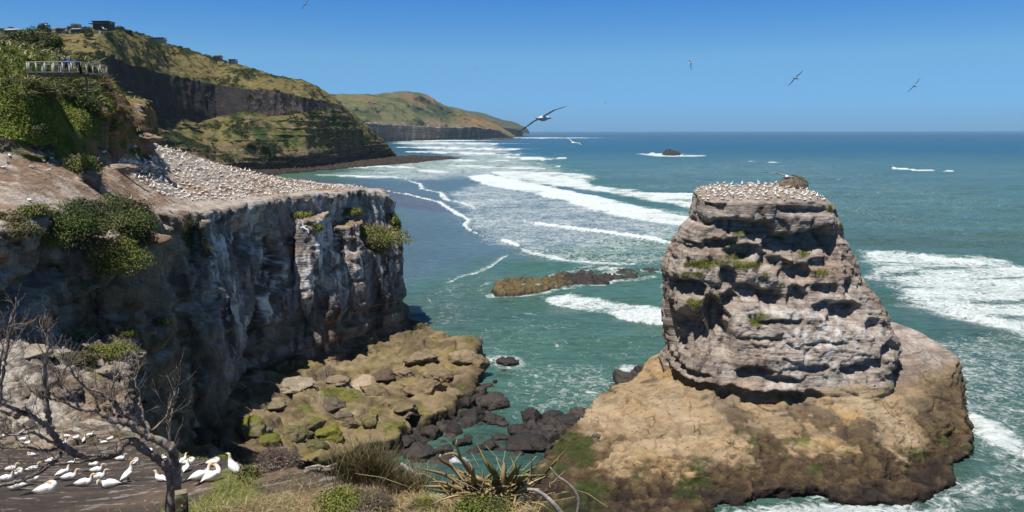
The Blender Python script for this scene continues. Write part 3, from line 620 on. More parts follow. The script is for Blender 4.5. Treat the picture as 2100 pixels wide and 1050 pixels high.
def set_mi(me, mask):
    a = np.empty(len(me.polygons), np.int32); me.polygons.foreach_get('loop_start', a); l = np.empty(len(me.loops), np.int32); me.loops.foreach_get('vertex_index', l)
    me.polygons.foreach_set('material_index', mask[l[a]].astype(np.int32))
V, Fc = field_solid(-112, -8, 75.5, 232, .5, h_head, -6.); me1 = voxel(V, Fc, .36)
V, Fc = field_solid(-75, -14, 38, 77, .25, h_head, 10.); me2 = voxel(V, Fc, .17); me = join_me(me1, me2)
V = mv(me); N = mn(me)
pix = lambda V: (1050+F*V[:, 0]/(V[:, 1]*cp-(V[:, 2]-H)*sp_), 525-F*((V[:, 2]-H)*cp+V[:, 1]*sp_)/(V[:, 1]*cp-(V[:, 2]-H)*sp_))
def hollow(V, N, lst, Dref, amt=1.):
    """wind-carved alcoves: sharp brow on top, floor sloping out.  lst: (px, py_top, halfwidth_px, height_px, depth_m)"""
    off = np.zeros(len(V))
    for i, (px, py, hw, hh, dep) in enumerate(lst):
        c = at(px, py, Dref(px, py)); s = c[1]/F; hx = hw*s*1.03; hz = hh*s*1.0
        nz = noise3(V*np.array([.55, .55, .3])+i*7.1, 200+i)*.35
        u = (V[:, 0]-c[0])/hx if abs(EDGEMODE) < 1 else (V[:, 1]-c[1])/(hx*EDGEMODE)
        t = (c[2]-V[:, 2])/hz+nz*.5+.35*u*u*0
        top = ss(-.06, .10, t-.25*u*u); bot = 1-ss(.25, 1.05, t); m = top*bot*(1-ss(.55, 1.0, np.abs(u)+nz))
        off = np.maximum(off, dep*m*amt)
    return off
steep = 1-ss(.45, .75, N[:, 2])
# rock relief on the steep faces: flutes, beds, alcoves
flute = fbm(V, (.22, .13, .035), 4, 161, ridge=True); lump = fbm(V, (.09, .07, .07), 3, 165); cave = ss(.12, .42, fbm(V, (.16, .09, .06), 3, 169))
zt = V[:, 2]+.07*V[:, 1]-.05*V[:, 0]; bed = fbm(np.c_[V[:, 0]*.03, V[:, 1]*.03, zt*.55], (1, 1, 1), 3, 173)
small = fbm(V, (.5, .5, .35), 4, 177)
right = ss(106, 118, V[:, 1])
fa, fj = facets(V, 3.2, 501, .7); fb_, fk = facets(V, 1.2, 503, .8); bs = beds(V, zt, 3.6, 505)
off = steep*(right*(1.5*flute+1.2*lump-2.8*cave*(1-ss(36, 38, zt-9))+.25*fa)+(1-right)*(.7*lump+.8*bed+.3*flute-1.5*cave+.45*fa+2.1*bs)+.20*small+.20*fb_-.15*fk-.25*fj)
f4_, j4_ = facets(V, .55, 507); nearm = 1-ss(72, 80, V[:, 1]); off += steep*nearm*(.16*f4_-.12*j4_+.30*beds(V, zt, .9, 509)); offt = nearm*(.14*f4_-.12*j4_)+(.8*fa+.25*fb_-.3*fj-.12*fk)*np.where(V[:, 2] < 15, .35, 1)
onhill = (polydist(V[:, :2], np.array(HILL)) < 2.2)&(V[:, 2] > 45.5)&(pix(V)[0] < 205); off = np.where(onhill, off*.15, off)
brow = steep*np.exp(-((h_plat(V[:, :2])-V[:, 2]-1.0)/1.3)**2)*1.1*ss(-.3, .2, small+.3)
foot = steep*(1-ss(9, 15, V[:, 2]))*right*(V[:, 0] < -22)
off = off*(1-.7*foot)-foot*1.6*ss(-.2, .4, fbm(np.c_[V[:, 0]*.02, V[:, 1]*.02, zt], (1, 1, .35), 2, 181))+brow
# dark caves seen in the face (measured)
EDGEMODE = 1.0
def carve_blob(lst):
    o = np.zeros(len(V))
    for (px, py, D, rx, rz, dep) in lst:
        c = at(px, py, D); s = D/F
        k = np.sqrt(((V[:, 0]-c[0])/(rx*s*1.1+1.5))**2*.3+((V[:, 1]-c[1])/(rx*s*2.6))**2+((V[:, 2]-c[2])/(rz*s))**2)+.25*noise3(V*.4, 190)
        o = np.maximum(o, dep*(1-ss(.55, 1.05, k)))
    return o
off -= steep*carve_blob([(565, 560, 145, 22, 110, 4.5), (480, 505, 133, 22, 55, 3.2), (635, 545, 160, 18, 28, 2.8), (660, 640, 165, 22, 40, 2.6), (540, 690, 140, 60, 30, 2.2), (700, 560, 172, 12, 40, 1.5),
    (60, 600, 66, 60, 36, 3.0), (110, 560, 73, 22, 30, 2.5), (300, 570, 108, 26, 40, 3), (200, 630, 91, 50, 30, 2.5), (400, 620, 112, 20, 30, 2.0)])
top = 1-steep; n0_ = fbm(V, (.05, .05, .05), 3, 509)
Nh = N.copy(); Nh[:, 2] *= .25; Nh /= np.linalg.norm(Nh, axis=1)[:, None]+1e-6
V1 = V+Nh*off[:, None]*steep[:, None]
inland = -polydist(V[:, :2], PLAT)
V1[:, 2] += top*((.25*fbm(V, (.35, .35, .35), 4, 185)+.22*ss(.0, .3, fbm(V, (.16, .16, .16), 3, 187)))*ss(0, 4, inland)+(V[:, 2] < 16)*(1.2*facets(V, 6.0, 561)[0]-.25*facets(V, 6.0, 561)[1]+.28*facets(V, 2.0, 567)[0]+.15*fbm(V, (.35, .35, .3), 4, 189, ridge=True)+.35*fbm(V, (.12, .12, .1), 3, 191)))
lowt = top*((V[:, 2] < 40.5)*(polydist(V[:, :2], PLAT) > 1)*(V[:, 2] > 0)); V1[:, 2] += lowt*offt*1.0+top*(1-lowt)*ss(1, 4, inland)*(.22*fa*ss(.0, .3, n0_)+.10*fb_)
mset(me, V1); N = mn(me); V = V1
px_, py_ = pix(V)
# ---- what the surface is made of, plus recess shade put into the colour
n1 = fbm(V, (.12, .12, .12), 4, 201); n2 = fbm(V, (.45, .45, .45), 4, 205); n3 = fbm(V, (1.1, 1.1, 1.1), 3, 207)
steep = 1-ss(.35, .62, N[:, 2]); zt = V[:, 2]+.07*V[:, 1]-.05*V[:, 0]
dirt = np.tile(np.array([.27, .19, .135]), (len(V), 1)); dirt = mixc(dirt, (.44, .37, .31), ss(-.05, .35, n2+.5*n1)); dirt = mixc(dirt, (.20, .13, .085), ss(.1, .4, -n1-.5*n3)*.8)
grey = np.tile(np.array([.20, .185, .18]), (len(V), 1)); grey = mixc(grey, (.30, .27, .25), ss(0, .4, n1)); grey = mixc(grey, (.075, .055, .05), ss(.05, .35, fbm(V, (.3, .16, .05), 4, 211)))
streakn = fbm(V, (.9, .45, .05), 4, 215)+.35*fbm(V, (.12, .12, .05), 3, 217)+.12*n3; streak2 = fbm(V, (2.2, 1.3, .12), 3, 216)
gu = ss(-.02, .30, streakn+.35*streak2)*ss(12, 20, V[:, 2])*ss(108, 116, V[:, 1]); gu *= .45+.55*ss(-.1, .3, fbm(V, (.06, .06, .06), 3, 219)+.35*np.exp(-((px_-690)/70)**2)+.25*np.exp(-((px_-510)/40)**2))
cv_ = ss(.1, .4, fbm(V, (.20, .12, .06), 4, 169)); grey = mixc(grey*1.25, (.045, .035, .035), cv_*.8); face = mixc(grey, (.85, .84, .84), np.clip(gu*1.3, 0, 1)*.95)  # cave shade painted into the face colour as dark noise patches
face = mixc(face, (.20, .11, .06), ss(.15, .4, fbm(V, (.2, .2, .07), 3, 221))*.5*(1-gu))
tan = np.tile(np.array([.32, .215, .135]), (len(V), 1)); tan = mixc(tan, (.17, .115, .075), ss(0, .35, n1+.5*n2)); tan = mixc(tan, (.38, .29, .20), ss(.12, .4, -n1+.4*n3))
leftm = 1-ss(106, 115, V[:, 1]+2*n1); face = lerp(face, tan*.9, leftm[:, None])
line = np.zeros(len(V))
for zz in (24.5, 30.5, 36.2): line = np.maximum(line, np.exp(-((zt-zz-.5*n1)/.12)**2))
face = mixc(face, (.42, .30, .18), line*.8*(1-gu)*(1-ss(0, 6, V[:, 2]-h_plat(V[:, :2])+8)))
terr = np.tile(np.array([.45, .41, .36]), (len(V), 1)); terr = mixc(terr, (.26, .21, .17), ss(0, .4, n1+.6*n2)); terr = mixc(terr, (.12, .10, .09), ss(.2, .45, n2-.3*n1))
fs_, fjs_ = facets(V, .8, 551); terr = mixc(terr, (.10, .085, .07), np.clip(ss(.1, .5, fs_+.6*n2)*.75+fjs_*.5, 0, 1)); terr = mixc(terr, (.30, .22, .15), ss(.1, .4, n1-.3*n2)*.6)  # crevice and recess shade put into the terrace colour as dark facets
apr = np.tile(np.array([.235, .18, .105]), (len(V), 1)); apr = mixc(apr, (.13, .10, .06), ss(0, .35, n1+.5*n2)); apr = mixc(apr, (.40, .32, .23), ss(.15, .45, -n1+.3*n2)*(py_ < 850)*(px_ < 760)); 
apr = mixc(apr, (.11, .13, .022), ss(.18, .42, fbm(V, (.13, .13, .3), 5, 225)+.25*n3)*.8*ss(440, 640, px_)); apr = mixc(apr, (.20, .17, .04), ss(.2, .4, fbm(V, (.2, .2, .3), 3, 227))*.5)
apr = mixc(apr, (.045, .036, .030), np.maximum(1-ss(.6, 2.4, V[:, 2]+.8*n1), steep*.75)); apr = mixc(apr, (.11, .08, .05), ss(930, 990, px_)*.7)
lowz = 1-ss(11, 14, V[:, 2]+n1); lowz = lowz*np.maximum(1-steep, 1-ss(2, 6, V[:, 2]))
col = lerp(face, dirt, (1-steep)[:, None])
tm = (1-steep)*(polydist(V[:, :2], PLAT) > .5)*(V[:, 2] > 14)*(V[:, 2] < 36)*(V[:, 1] < 96); col = lerp(col, terr, np.clip(tm*1.0, 0, 1)[:, None])
col = lerp(col, apr, lowz[:, None])
# pale rim of guano and bare rock along the edge
rim = (1-ss(.3, 3.2, np.abs(polydist(V[:, :2], PLAT))))*(V[:, 2] > 30)*ss(-.25, .2, n2+.3*ss(110, 130, V[:, 1])); col = mixc(col, (.50, .45, .40), rim*.6)
bands = ss(.0, .25, fbm(V, (.05, .05, .05), 4, 229)+.2*ss(60, 140, V[:, 1]))*(1-steep)*(V[:, 2] > 33)*(polydist(V[:, :2], np.array(HILL)) > 0); col = mixc(col, (.46, .41, .36), bands*.6)
dH = polydist(V[:, :2]+np.stack([n1, n2], 1)*1.2, np.array(HILL)); hm = np.maximum((1-ss(-1.2, .4, dH))*(V[:, 2] > 44), (dH < 3)*steep*(V[:, 2] > 46)*(V[:, 1] > 84))
grassn = fbm(V, (.5, .5, .5), 4, 231); gcol = np.tile(np.array([.095, .125, .018]), (len(V), 1)); gcol = mixc(gcol, (.15, .15, .03), ss(0, .4, grassn)); gcol = mixc(gcol, (.05, .07, .015), ss(.15, .4, -grassn+.3*n1))
earth = ss(190, 215, px_)*ss(135, 160, py_)+ss(.2, .5, steep)*ss(150, 200, px_); gcol = mixc(gcol, (.27, .16, .085), np.clip(earth*ss(-.3, .1, n2), 0, 1))
col = lerp(col, gcol, hm[:, None])
moss = ss(.2, .4, fbm(V, (.2, .2, .2), 3, 233))*(1-steep)*(V[:, 2] > 20)*(V[:, 2] < 36)*(polydist(V[:, :2], PLAT) > 0); col = mixc(col, (.10, .12, .025), moss*.6)
jn = np.clip(fj*.7+fk*.4, 0, 1)*(1-.6*lowz)*np.where(lowt+steep > .3, 1, .25)*(hm < .5); col = col*(1-.4*jn)[:, None]
setcol(me, col); me.materials.append(M['rock']); me.materials.append(M['sandrock']); set_mi(me, (lowz > .5)&(V[:, 2] > 1.8)); me.polygons.foreach_set('use_smooth', np.ones(len(me.polygons), bool))
me.name = 'headland_terrain'; head = link(bpy.data.objects.new('headland_cliff', me)); props(head, 'headland with the bird colony on its bare top and a dark streaked cliff', 'cliff', kind='structure')
HEAD_V, HEAD_N = V, N

# ================================================================ the sea stack
sil = [  # py, left px, right px  (measured)
 (372, 1500, 1685), (395, 1462, 1702), (408, 1450, 1712), (440, 1444, 1722), (460, 1440, 1730), (480, 1418, 1738), (505, 1396, 1752), (530, 1388, 1762), (560, 1372, 1772), (600, 1374, 1795), (640, 1370, 1818), (680, 1368, 1828), (700, 1368, 1824), (745, 1370, 1800), (800, 1374, 1780), (860, 1374, 1780)]
def lathe_stack():
    rows = []; na = 200
    th = np.linspace(0, 2*np.pi, na, endpoint=False)
    zs = np.r_[np.arange(2, 38.3, .4)]
    # at mid depth y=133
    L = np.array([at(l, py, 131) for py, l, r in sil]); R = np.array([at(r, py, 133) for py, l, r in sil])
    for z in zs:
        xl = np.interp(z, L[::-1, 2], L[::-1, 0]); xr = np.interp(z, R[::-1, 2], R[::-1, 0])
        yf = np.interp(z, [2, 8, 14, 24, 32, 38, 40], [118.5, 119.3, 120.5, 126.2, 128.6, 130.3, 130.5]); yb = np.interp(z, [2, 20, 40], [149, 147, 146])
        cx, hx = (xl+xr)/2, (xr-xl)/2; cy, hy = (yf+yb)/2, (yb-yf)/2; e = .5
        c, s = np.cos(th), np.sin(th)
        rows.append(np.c_[cx+hx*np.sign(c)*np.abs(c)**e, cy+hy*np.sign(s)*np.abs(s)**e, np.full(na, z)])
    V = np.concatenate(rows); nr = len(rows); Fc = grid_faces(na, nr, wrap=True)
    b = len(V); V = np.r_[V, [V[:na].mean(0), V[-na:].mean(0)]]; i = np.arange(na); j = (i+1) % na
    tri = np.r_[np.stack([j, i, np.full(na, b)], 1), np.stack([(nr-1)*na+i, (nr-1)*na+j, np.full(na, b+1)], 1)]
    return V, [Fc, tri]
BASEP = ats([(1375, 805, 122), (1500, 808, 121.5), (1650, 855, 117.5), (1740, 795, 122), (1830, 700, 131), (1880, 712, 133), (1930, 795, 126), (1965, 900, 118), (1700, 1012, 101), (1700, 945, 107), (1780, 880, 113), (1400, 900, 112), (1300, 850, 119), (1200, 888, 118), (1120, 935, 114), (1300, 950, 105), (1150, 1035, 99), (1470, 1035, 100), (1600, 920, 111), (1850, 1010, 103), (1900, 990, 107), (1560, 1000, 102)])
h_base = rbf(np.r_[BASEP, [[60, 150, 14], [40, 155, 9], [75, 140, 10], [24, 135, 5]]])
BASE = np.array([onz(1085, 965, 0), onz(1110, 935, 0), onz(1180, 888, 0), onz(1225, 855, 0), onz(1280, 828, 0), onz(1340, 795, 0), onz(1372, 760, 0), [26, 150, 0], [34, 160, 0], [60, 163, 0], [80, 152, 0], [84, 140, 0], onz(1985, 915, 0), onz(1995, 940, 0), onz(1955, 960, 0), onz(1958, 1000, 0), onz(1900, 1038, 0), onz(1800, 1042, 0), onz(1700, 1036, 0), onz(1680, 1018, 0), onz(1600, 1022, 0), onz(1480, 1046, 0), onz(1400, 1090, 0), onz(1150, 1110, 0), onz(1060, 1030, 0)])[:, :2]
def h_stackbase(P):
    P3 = np.c_[P, np.zeros(len(P))]; w = np.stack([fbm(P3, (.12, .12, 1), 4, 301), fbm(P3, (.12, .12, 1), 4, 305)], 1)
    d = polydist(P+w*1.3, BASE); z = h_base(P)+.7*fbm(P3, (.10, .10, 1), 3, 307)
    z += .5*fbm(P3, (.35, .35, 1), 4, 309)*ss(0, 3, 3.2-np.minimum(z, 3.2))
    z = lerp(np.maximum(z, .7), np.full(len(P), -4.), ss(-1.6, .8, d)**1.2)
    return z
Vb, Fb = field_solid(-6, 100, 88, 168, .5, h_stackbase, -6.)
Vt, Ft = lathe_stack(); n0 = len(Vb)
# the crown: a sloping cap rising to the back
h_cap = rbf(np.array([at(1425, 408, 130), at(1480, 397, 138), at(1560, 378, 144), at(1620, 368, 147), at(1690, 392, 142), at(1716, 415, 133), at(1660, 404, 130), at(1500, 414, 127), at(1600, 411, 127.5)]))
def with_cap(V, Fl):
    na = 200; nr = (len(V)-2)//na; rim = V[(nr-1)*na:nr*na]; cen = rim.mean(0)
    V = V[:-1].copy(); side = [Fl[0], Fl[1][:na]]; k0 = len(V); rings = []
    for i in range(1, 20): rings.append(cen+(rim-cen)*(1-i/20))
    rings = np.concatenate(rings); V = np.r_[V, rings, cen[None]]
    zone = V[:, 2] >= rim[0, 2]-.01
    dr_ = -polydist(V[zone, :2], rim[:, :2])+.9*fbm(V[zone], (.25, .25, 0), 3, 313); V[zone, 2] = h_cap(V[zone, :2])+.45*fbm(V[zone], (.25, .25, 0), 4, 311)-.9*(1-ss(-.3, 1.7, dr_))
    i = np.arange(na); j = (i+1) % na; f = [np.stack([(nr-1)*na+i, (nr-1)*na+j, k0+j, k0+i], 1)]
    for r in range(18): f.append(np.stack([k0+r*na+i, k0+r*na+j, k0+(r+1)*na+j, k0+(r+1)*na+i], 1))
    return V, side+[np.concatenate(f), np.stack([k0+18*na+i, k0+18*na+j, np.full(na, len(V)-1)], 1)]
Vt, Ft = with_cap(Vt, Ft)
me = voxel(np.r_[Vb, Vt], [np.asarray(Fb)]+[np.asarray(f)+n0 for f in Ft], .27)
V = mv(me); N = mn(me)
tower = ss(8, 11, V[:, 2])*(V[:, 1] > 116); steep = 1-ss(.5, .8, N[:, 2])
lump = fbm(V, (.10, .10, .12), 3, 321); small = fbm(V, (.6, .6, .8), 4, 325); mid = fbm(V, (.22, .22, .30), 4, 327)
bedz = V[:, 2]+.04*V[:, 0]; bed = fbm(np.c_[V[:, 0]*.05, V[:, 1]*.05, bedz*.5], (1, 1, 1), 4, 331)
upper = ss(17, 22, V[:, 2])
fa, fj = facets(V, 3.6, 511, .9); fb_, fk = facets(V, 1.3, 513, 1.0); b1 = beds(V, bedz, 2.4, 515); b2_ = beds(V, bedz, .8, 517)
B1 = beds(V+[0, 0, 0], bedz+1.5*noise3(V*np.array([.09, .09, 0]), 519), 5.2, 521)
off = tower*steep*(.9*lump+upper*(2.3*B1+.25*mid+.35*fa)+(1-upper)*(.25*mid+.35*fa+.6*B1)+.14*small+.5*b1*ss(-.1, .3, noise3(V*.1, 3))+.38*b2_*ss(-.2, .2, mid)+.24*fb_-.35*fj*ss(0, .3, lump+.2)-.14*fk)
off -= tower*steep*upper*.5*ss(.25, .45, fbm(V, (.17, .17, .17), 3, 335))
EDGEMODE = 0
HOL = [(1600, 462, 8, 60, 0), (1500, 452, 60, 34, 1.8), (1560, 455, 30, 48, 1.9), (1640, 425, 70, 20, .8), (1612, 478, 48, 62, 2.6), (1690, 468, 62, 78, 3.8), (1480, 492, 50, 28, 1.3), (1530, 505, 55, 46, 2.0), (1590, 528, 40, 40, 1.6), (1420, 500, 28, 26, 1.0),
 (1640, 545, 40, 50, 2.0), (1700, 530, 46, 36, 1.4), (1495, 548, 20, 58, 2.2), (1415, 578, 40, 46, 2.4), (1530, 582, 36, 46, 1.8), (1500, 600, 30, 44, 2.4), (1410, 640, 38, 120, 3.8), (1465, 612, 36, 150, 4.2), (1400, 700, 30, 60, 1.8),
 (1580, 592, 34, 56, 2.6), (1640, 590, 26, 52, 1.8), (1700, 585, 34, 26, 1.3), (1755, 575, 16, 50, 1.5), (1740, 620, 46, 52, 2.6), (1700, 620, 40, 34, 1.2), (1610, 655, 60, 14, .8), (1800, 655, 22, 36, 1.2), (1560, 690, 70, 10, .5), (1700, 700, 60, 10, .5),
 (1545, 752, 44, 34, 1.9), (1415, 772, 50, 20, 1.0), (1450, 792, 105, 38, 2.1), (1590, 802, 85, 48, 2.3), (1665, 800, 24, 42, 1.4), (1755, 748, 44, 28, 1.8), (1665, 748, 40, 22, 1.2), (1600, 770, 40, 26, 1.2), (1840, 705, 30, 40, 1.5), (1800, 738, 36, 26, 1.3)]
rimz = ss(31, 37.0, V[:, 2]); off = off*(1-.75*rimz)+.1*rimz*tower*steep+rimz*tower*steep*(.9*lump+.5*fa)-(.75+.3*(1-upper))*tower*steep*(1-rimz)
off -= 1.25*hollow(V, N, HOL, lambda px, py: float(np.interp(py, [400, 600, 830], [130, 126, 119.5])))*steep*(N[:, 1] < .35)*(V[:, 1] < 136)
low = (1-tower)
off2 = low*((.28*fa+.9*facets(V, 9.0, 563)[0]*.6+.04*fb_+.10*b2_-.15*fj*ss(.1, .3, lump))+(.2*fb_-.10*fk-.12*fj+.6*beds(V, V[:, 2], 1.1, 571))*(1-ss(3, 6, V[:, 2]+2*lump))+.22*fbm(V, (.12, .12, .2), 2, 341)+.7*fbm(np.c_[V[:, 0]*.06, V[:, 1]*.06, V[:, 2]*.9], (1, 1, 1), 3, 343)*ss(0, .3, steep)+(1-ss(2.0, 5.0, V[:, 2]+lump*2))*.75*fbm(V, (.55, .55, .8), 4, 345, ridge=True))
Nh = N.copy(); Nh[:, 2] *= .3; Nh /= np.linalg.norm(Nh, axis=1)[:, None]+1e-6
V = V+Nh*off[:, None]+N*off2[:, None]
mset(me, V); V_ = V; N = mn(me); px_, py_ = pix(V)
steep = 1-ss(.35, .65, N[:, 2])
n1 = fbm(V, (.13, .13, .13), 4, 351); n2 = fbm(V, (.5, .5, .5), 4, 355); n3 = fbm(V, (1.3, 1.3, 1.3), 3, 357); bd = fbm(np.c_[V[:, 0]*.05, V[:, 1]*.05, bedz*1.3], (1, 1, 1), 3, 359)
g = np.tile(np.array([.37, .31, .265]), (len(V), 1)); g = mixc(g, (.25, .20, .17), ss(0, .4, n1+.4*bd)); g = mixc(g, (.48, .42, .37), ss(.1, .45, n2-.4*n1)*.7); g = mixc(g, (.33, .235, .17), ss(.1, .4, fbm(V, (.09, .09, .09), 3, 361))*.6)
tb = fbm(np.c_[V[:, 0]*.05, V[:, 1]*.05, bedz*3.0], (1, 1, 1), 4, 379); g = mixc(g, (.15, .115, .095), ss(.12, .3, tb)*.55); g = mixc(g, (.50, .45, .40), ss(.12, .3, -tb)*.35); vs = fbm(V, (1.1, 1.1, .06), 3, 363); g = mixc(g, (.10, .075, .065), ss(.15, .45, vs)*steep*.5); g = mixc(g, (.5, .48, .46), ss(.25, .5, vs*-1)*steep*.4)
wh = np.exp(-((px_-1690)/85)**2-((py_-690)/55)**2)+.7*np.exp(-((px_-1625)/20)**2-((py_-770)/60)**2)+.5*np.exp(-((px_-1590)/70)**2-((py_-640)/10)**2)
g = mixc(g, (.60, .57, .55), np.clip(wh*1.2, 0, 1)*ss(-.1, .25, n2+.6*n3))
capm = (1-steep)*ss(37.0, 38.2, V[:, 2]); g = mixc(g, (.30, .24, .19), capm*.8); g = mixc(g, (.50, .46, .42), capm*ss(.1, .4, n3+n2)*.5)
b_ = np.tile(np.array([.34, .245, .145]), (len(V), 1)); b_ = mixc(b_, (.40, .25, .10), ss(.05, .35, fbm(V, (.06, .06, .1), 3, 371))*.7); b_ = mixc(b_, (.26, .20, .14), ss(.05, .4, n1+.4*bd)); b_ = mixc(b_, (.40, .32, .22), ss(.15, .4, -n1+.4*n3)*.6)
ridgec = np.abs(fbm(V, (.22, .22, .22), 4, 373)); b_ = mixc(b_, (.10, .07, .05), (1-ss(.0, .02, ridgec))*.8); tb = fbm(np.c_[V[:, 0]*.04, V[:, 1]*.04, V[:, 2]*2.2], (1, 1, 1), 3, 377); b_ = mixc(b_, (.22, .165, .11), ss(.1, .3, tb)*.6)
dk = ss(0, 1, (3.7+2.2*n1+1.5*n2-V[:, 2])/1.4+.0*n3); dk = np.maximum(dk, ss(1850, 1930, px_+40*n1)*ss(730, 800, py_)*.85); dk = np.maximum(dk, ss(.25, .4, n1+.35*n2)*ss(8.5, 6, V[:, 2])*.8 if False else ss(.2, .32, n1+.35*n2)*(1-ss(5, 8, V[:, 2]))*.85)
wet = np.tile(np.array([.075, .052, .034]), (len(V), 1)); wet = mixc(wet, (.13, .095, .05), ss(0, .35, n2)); wet = mixc(wet, (.045, .065, .018), ss(.12, .34, fbm(V, (.16, .16, .3), 5, 375)+.3*(1-ss(1200, 1500, px_))-.10)*.8); wet = mixc(wet, (.03, .024, .022), 1-ss(.4, 1.6, V[:, 2]+.5*n2))
b_ = lerp(b_, wet, dk[:, None])
b_ = mixc(b_, (.12, .17, .03), np.exp(-((px_-1640)/25)**2-((py_-907)/10)**2)*ss(-.2, .2, n2)*.8)
tm = np.maximum(ss(.6, 1.6, V[:, 2]-h_base(V[:, :2])+.5*n1-.4), ss(8.5, 10, V[:, 2]+n1)*ss(52, 60, V[:, 0]))*(V[:, 2] > 5)
col = lerp(b_, g, tm[:, None])
GR_ST = [(1445, 541, 52, 10), (1420, 565, 32, 7), (1530, 545, 38, 10), (1510, 526, 24, 7), (1425, 625, 26, 12), (1462, 608, 24, 9), (1555, 655, 22, 16), (1597, 486, 18, 7), (1520, 478, 22, 6), (1648, 518, 14, 8), (1680, 560, 20, 7), (1568, 570, 9, 12), (1602, 585, 8, 7), (1493, 505, 10, 6), (1700, 430, 8, 8), (1722, 470, 6, 12)]
gm = np.zeros(len(V))
for (a, b2, wx, wy) in GR_ST: gm = np.maximum(gm, 1-ss(.6, 1.2, np.hypot((px_-a)/wx, (py_-b2)/wy)+.5*n2))
gm *= (V[:, 1] < 140)*ss(.1, .35, N[:, 2]); col = mixc(col, (.14, .15, .035), gm)
jn = np.clip(fj*.6+fk*.35, 0, 1)*(gm < .3); col = col*(1-.28*jn)[:, None]
setcol(me, col); me.materials.append(M['rock']); me.materials.append(M['sandrock']); set_mi(me, (tm < .5)&(dk < .5)); me.polygons.foreach_set('use_smooth', np.ones(len(me.polygons), bool)); me.name = 'stack_rock'
stack = link(bpy.data.objects.new('sea_stack_cliff', me)); props(stack, 'tall grey sea stack on a broad tan rock base, birds on its flat top', 'cliff', kind='structure')
STACK_V, STACK_N, STACK_G = V, N, gm
print('verts', len(HEAD_V), len(V))
# ================================================================ the near bank
FORE = np.array([at(-500, 868, 50), at(0, 873, 51), at(150, 874, 51), at(300, 878, 49), at(340, 890, 43), at(400, 912, 37), at(470, 922, 33), at(520, 928, 29), at(590, 936, 22), at(690, 945, 16), at(760, 965, 12.5), at(840, 990, 10.2), at(950, 1010, 8.6), at(1050, 1020, 7.8), at(1130, 1040, 7.1), at(1175, 1100, 6.0), at(1200, 1300, 4)])[:, :2].tolist()+[[2.5, -3], [-60, -3]]
FP = [at(0, 870, 51), at(150, 876, 50), at(300, 882, 48), at(60, 1002, 21), at(170, 989, 26), at(30, 960, 33), at(250, 960, 33), at(130, 937, 39), at(300, 937, 38), at(130, 905, 45), at(-200, 905, 45), at(-150, 1002, 21),
      at(330, 905, 41), at(400, 940, 34), at(440, 947, 32), at(480, 972, 27), at(420, 995, 23), at(300, 1040, 16.5), at(60, 1049, 16), at(500, 1049, 12.5), at(470, 930, 31), at(560, 1000, 15), at(520, 960, 22), at(600, 950, 19), at(650, 968, 15.5), at(690, 955, 15), at(700, 1049, 9.2), at(760, 985, 11.3), at(900, 1049, 7.5), at(900, 1005, 8.8), at(1050, 1049, 6.6), at(1000, 1018, 7.8), at(1120, 1049, 6.7)]
h_fore = rbf(np.r_[FP, [[-7, 9, 45.0], [-4, 5, 46.8], [0, 0, 48.4], [0, 2.5, 48.0], [-15, 9, 45.0], [-30, 3, 47], [-15, 0, 48], [2, 1.5, 48]]])
ys = 1.0*np.exp(np.linspace(0, math.log(56), 560)); us = np.linspace(-1.15, .36, 820)
X = ys[:, None]*us[None, :]; Y = np.repeat(ys[:, None], len(us), 1); P = np.stack([X.ravel(), Y.ravel()], 1); P3 = np.c_[P, np.zeros(len(P))]
nA = fbm(P3, (.5, .5, 1), 4, 401); nB = fbm(P3, (3, 3, 1), 4, 403); nC = fbm(P3, (.18, .18, 1), 3, 405)
dF = polydist(P+np.stack([nA, nC], 1)*.5, np.array(FORE))
zf = h_fore(P)+.05*nA*ss(4, 12, P[:, 1])+.02*nB+.12*nC; fall = np.maximum(0, dF+.1*P[:, 1]**.5)
zf = zf-fall*(1.9-.9*(P[:, 1] > 25)*(P[:, 0] < -18))
col = np.tile(np.array([.070, .057, .050]), (len(P), 1)); col = mixc(col, (.105, .080, .064), ss(.0, .4, nA)); col = mixc(col, (.21, .145, .095), ss(-.1, .3, nC+.3*nB)*ss(-11, -6, P[:, 0])*(P[:, 1] < 24)*.7)
gst = fbm(P3, (.9, 1.9, 1), 5, 409); col = mixc(col, (.36, .33, .30), ss(.25, .42, gst+.45*nB)*.6)
back = ss(40, 47, P[:, 1]); col = mixc(col, (.26, .21, .16), back*ss(-.2, .2, nA))
pxf, pyf = pix(np.c_[P, zf])
mo = np.exp(-((pxf-465)/55)**4-((pyf-926)/7)**4); col = mixc(col, (.12, .14, .03), ss(.35, .6, mo+.5*nB+.3*nA)*.9)
grs = ss(.35, .6, np.exp(-((pxf-(1000-pyf)*-.0-470-(965-pyf)*-.3)/60)**2-((pyf-1000)/45)**2)*.9+.25*nB+.1*nA)*(pxf > 430); col = mixc(col, (.14, .15, .04), grs*.8)
bank = mesh_np('ground_bank', np.c_[P, zf], grid_faces(len(us), len(ys)), M['fore'], col=col, smooth=True); props(bank, 'dark sandy bank in the foreground where the birds sit', 'ground', kind='structure')

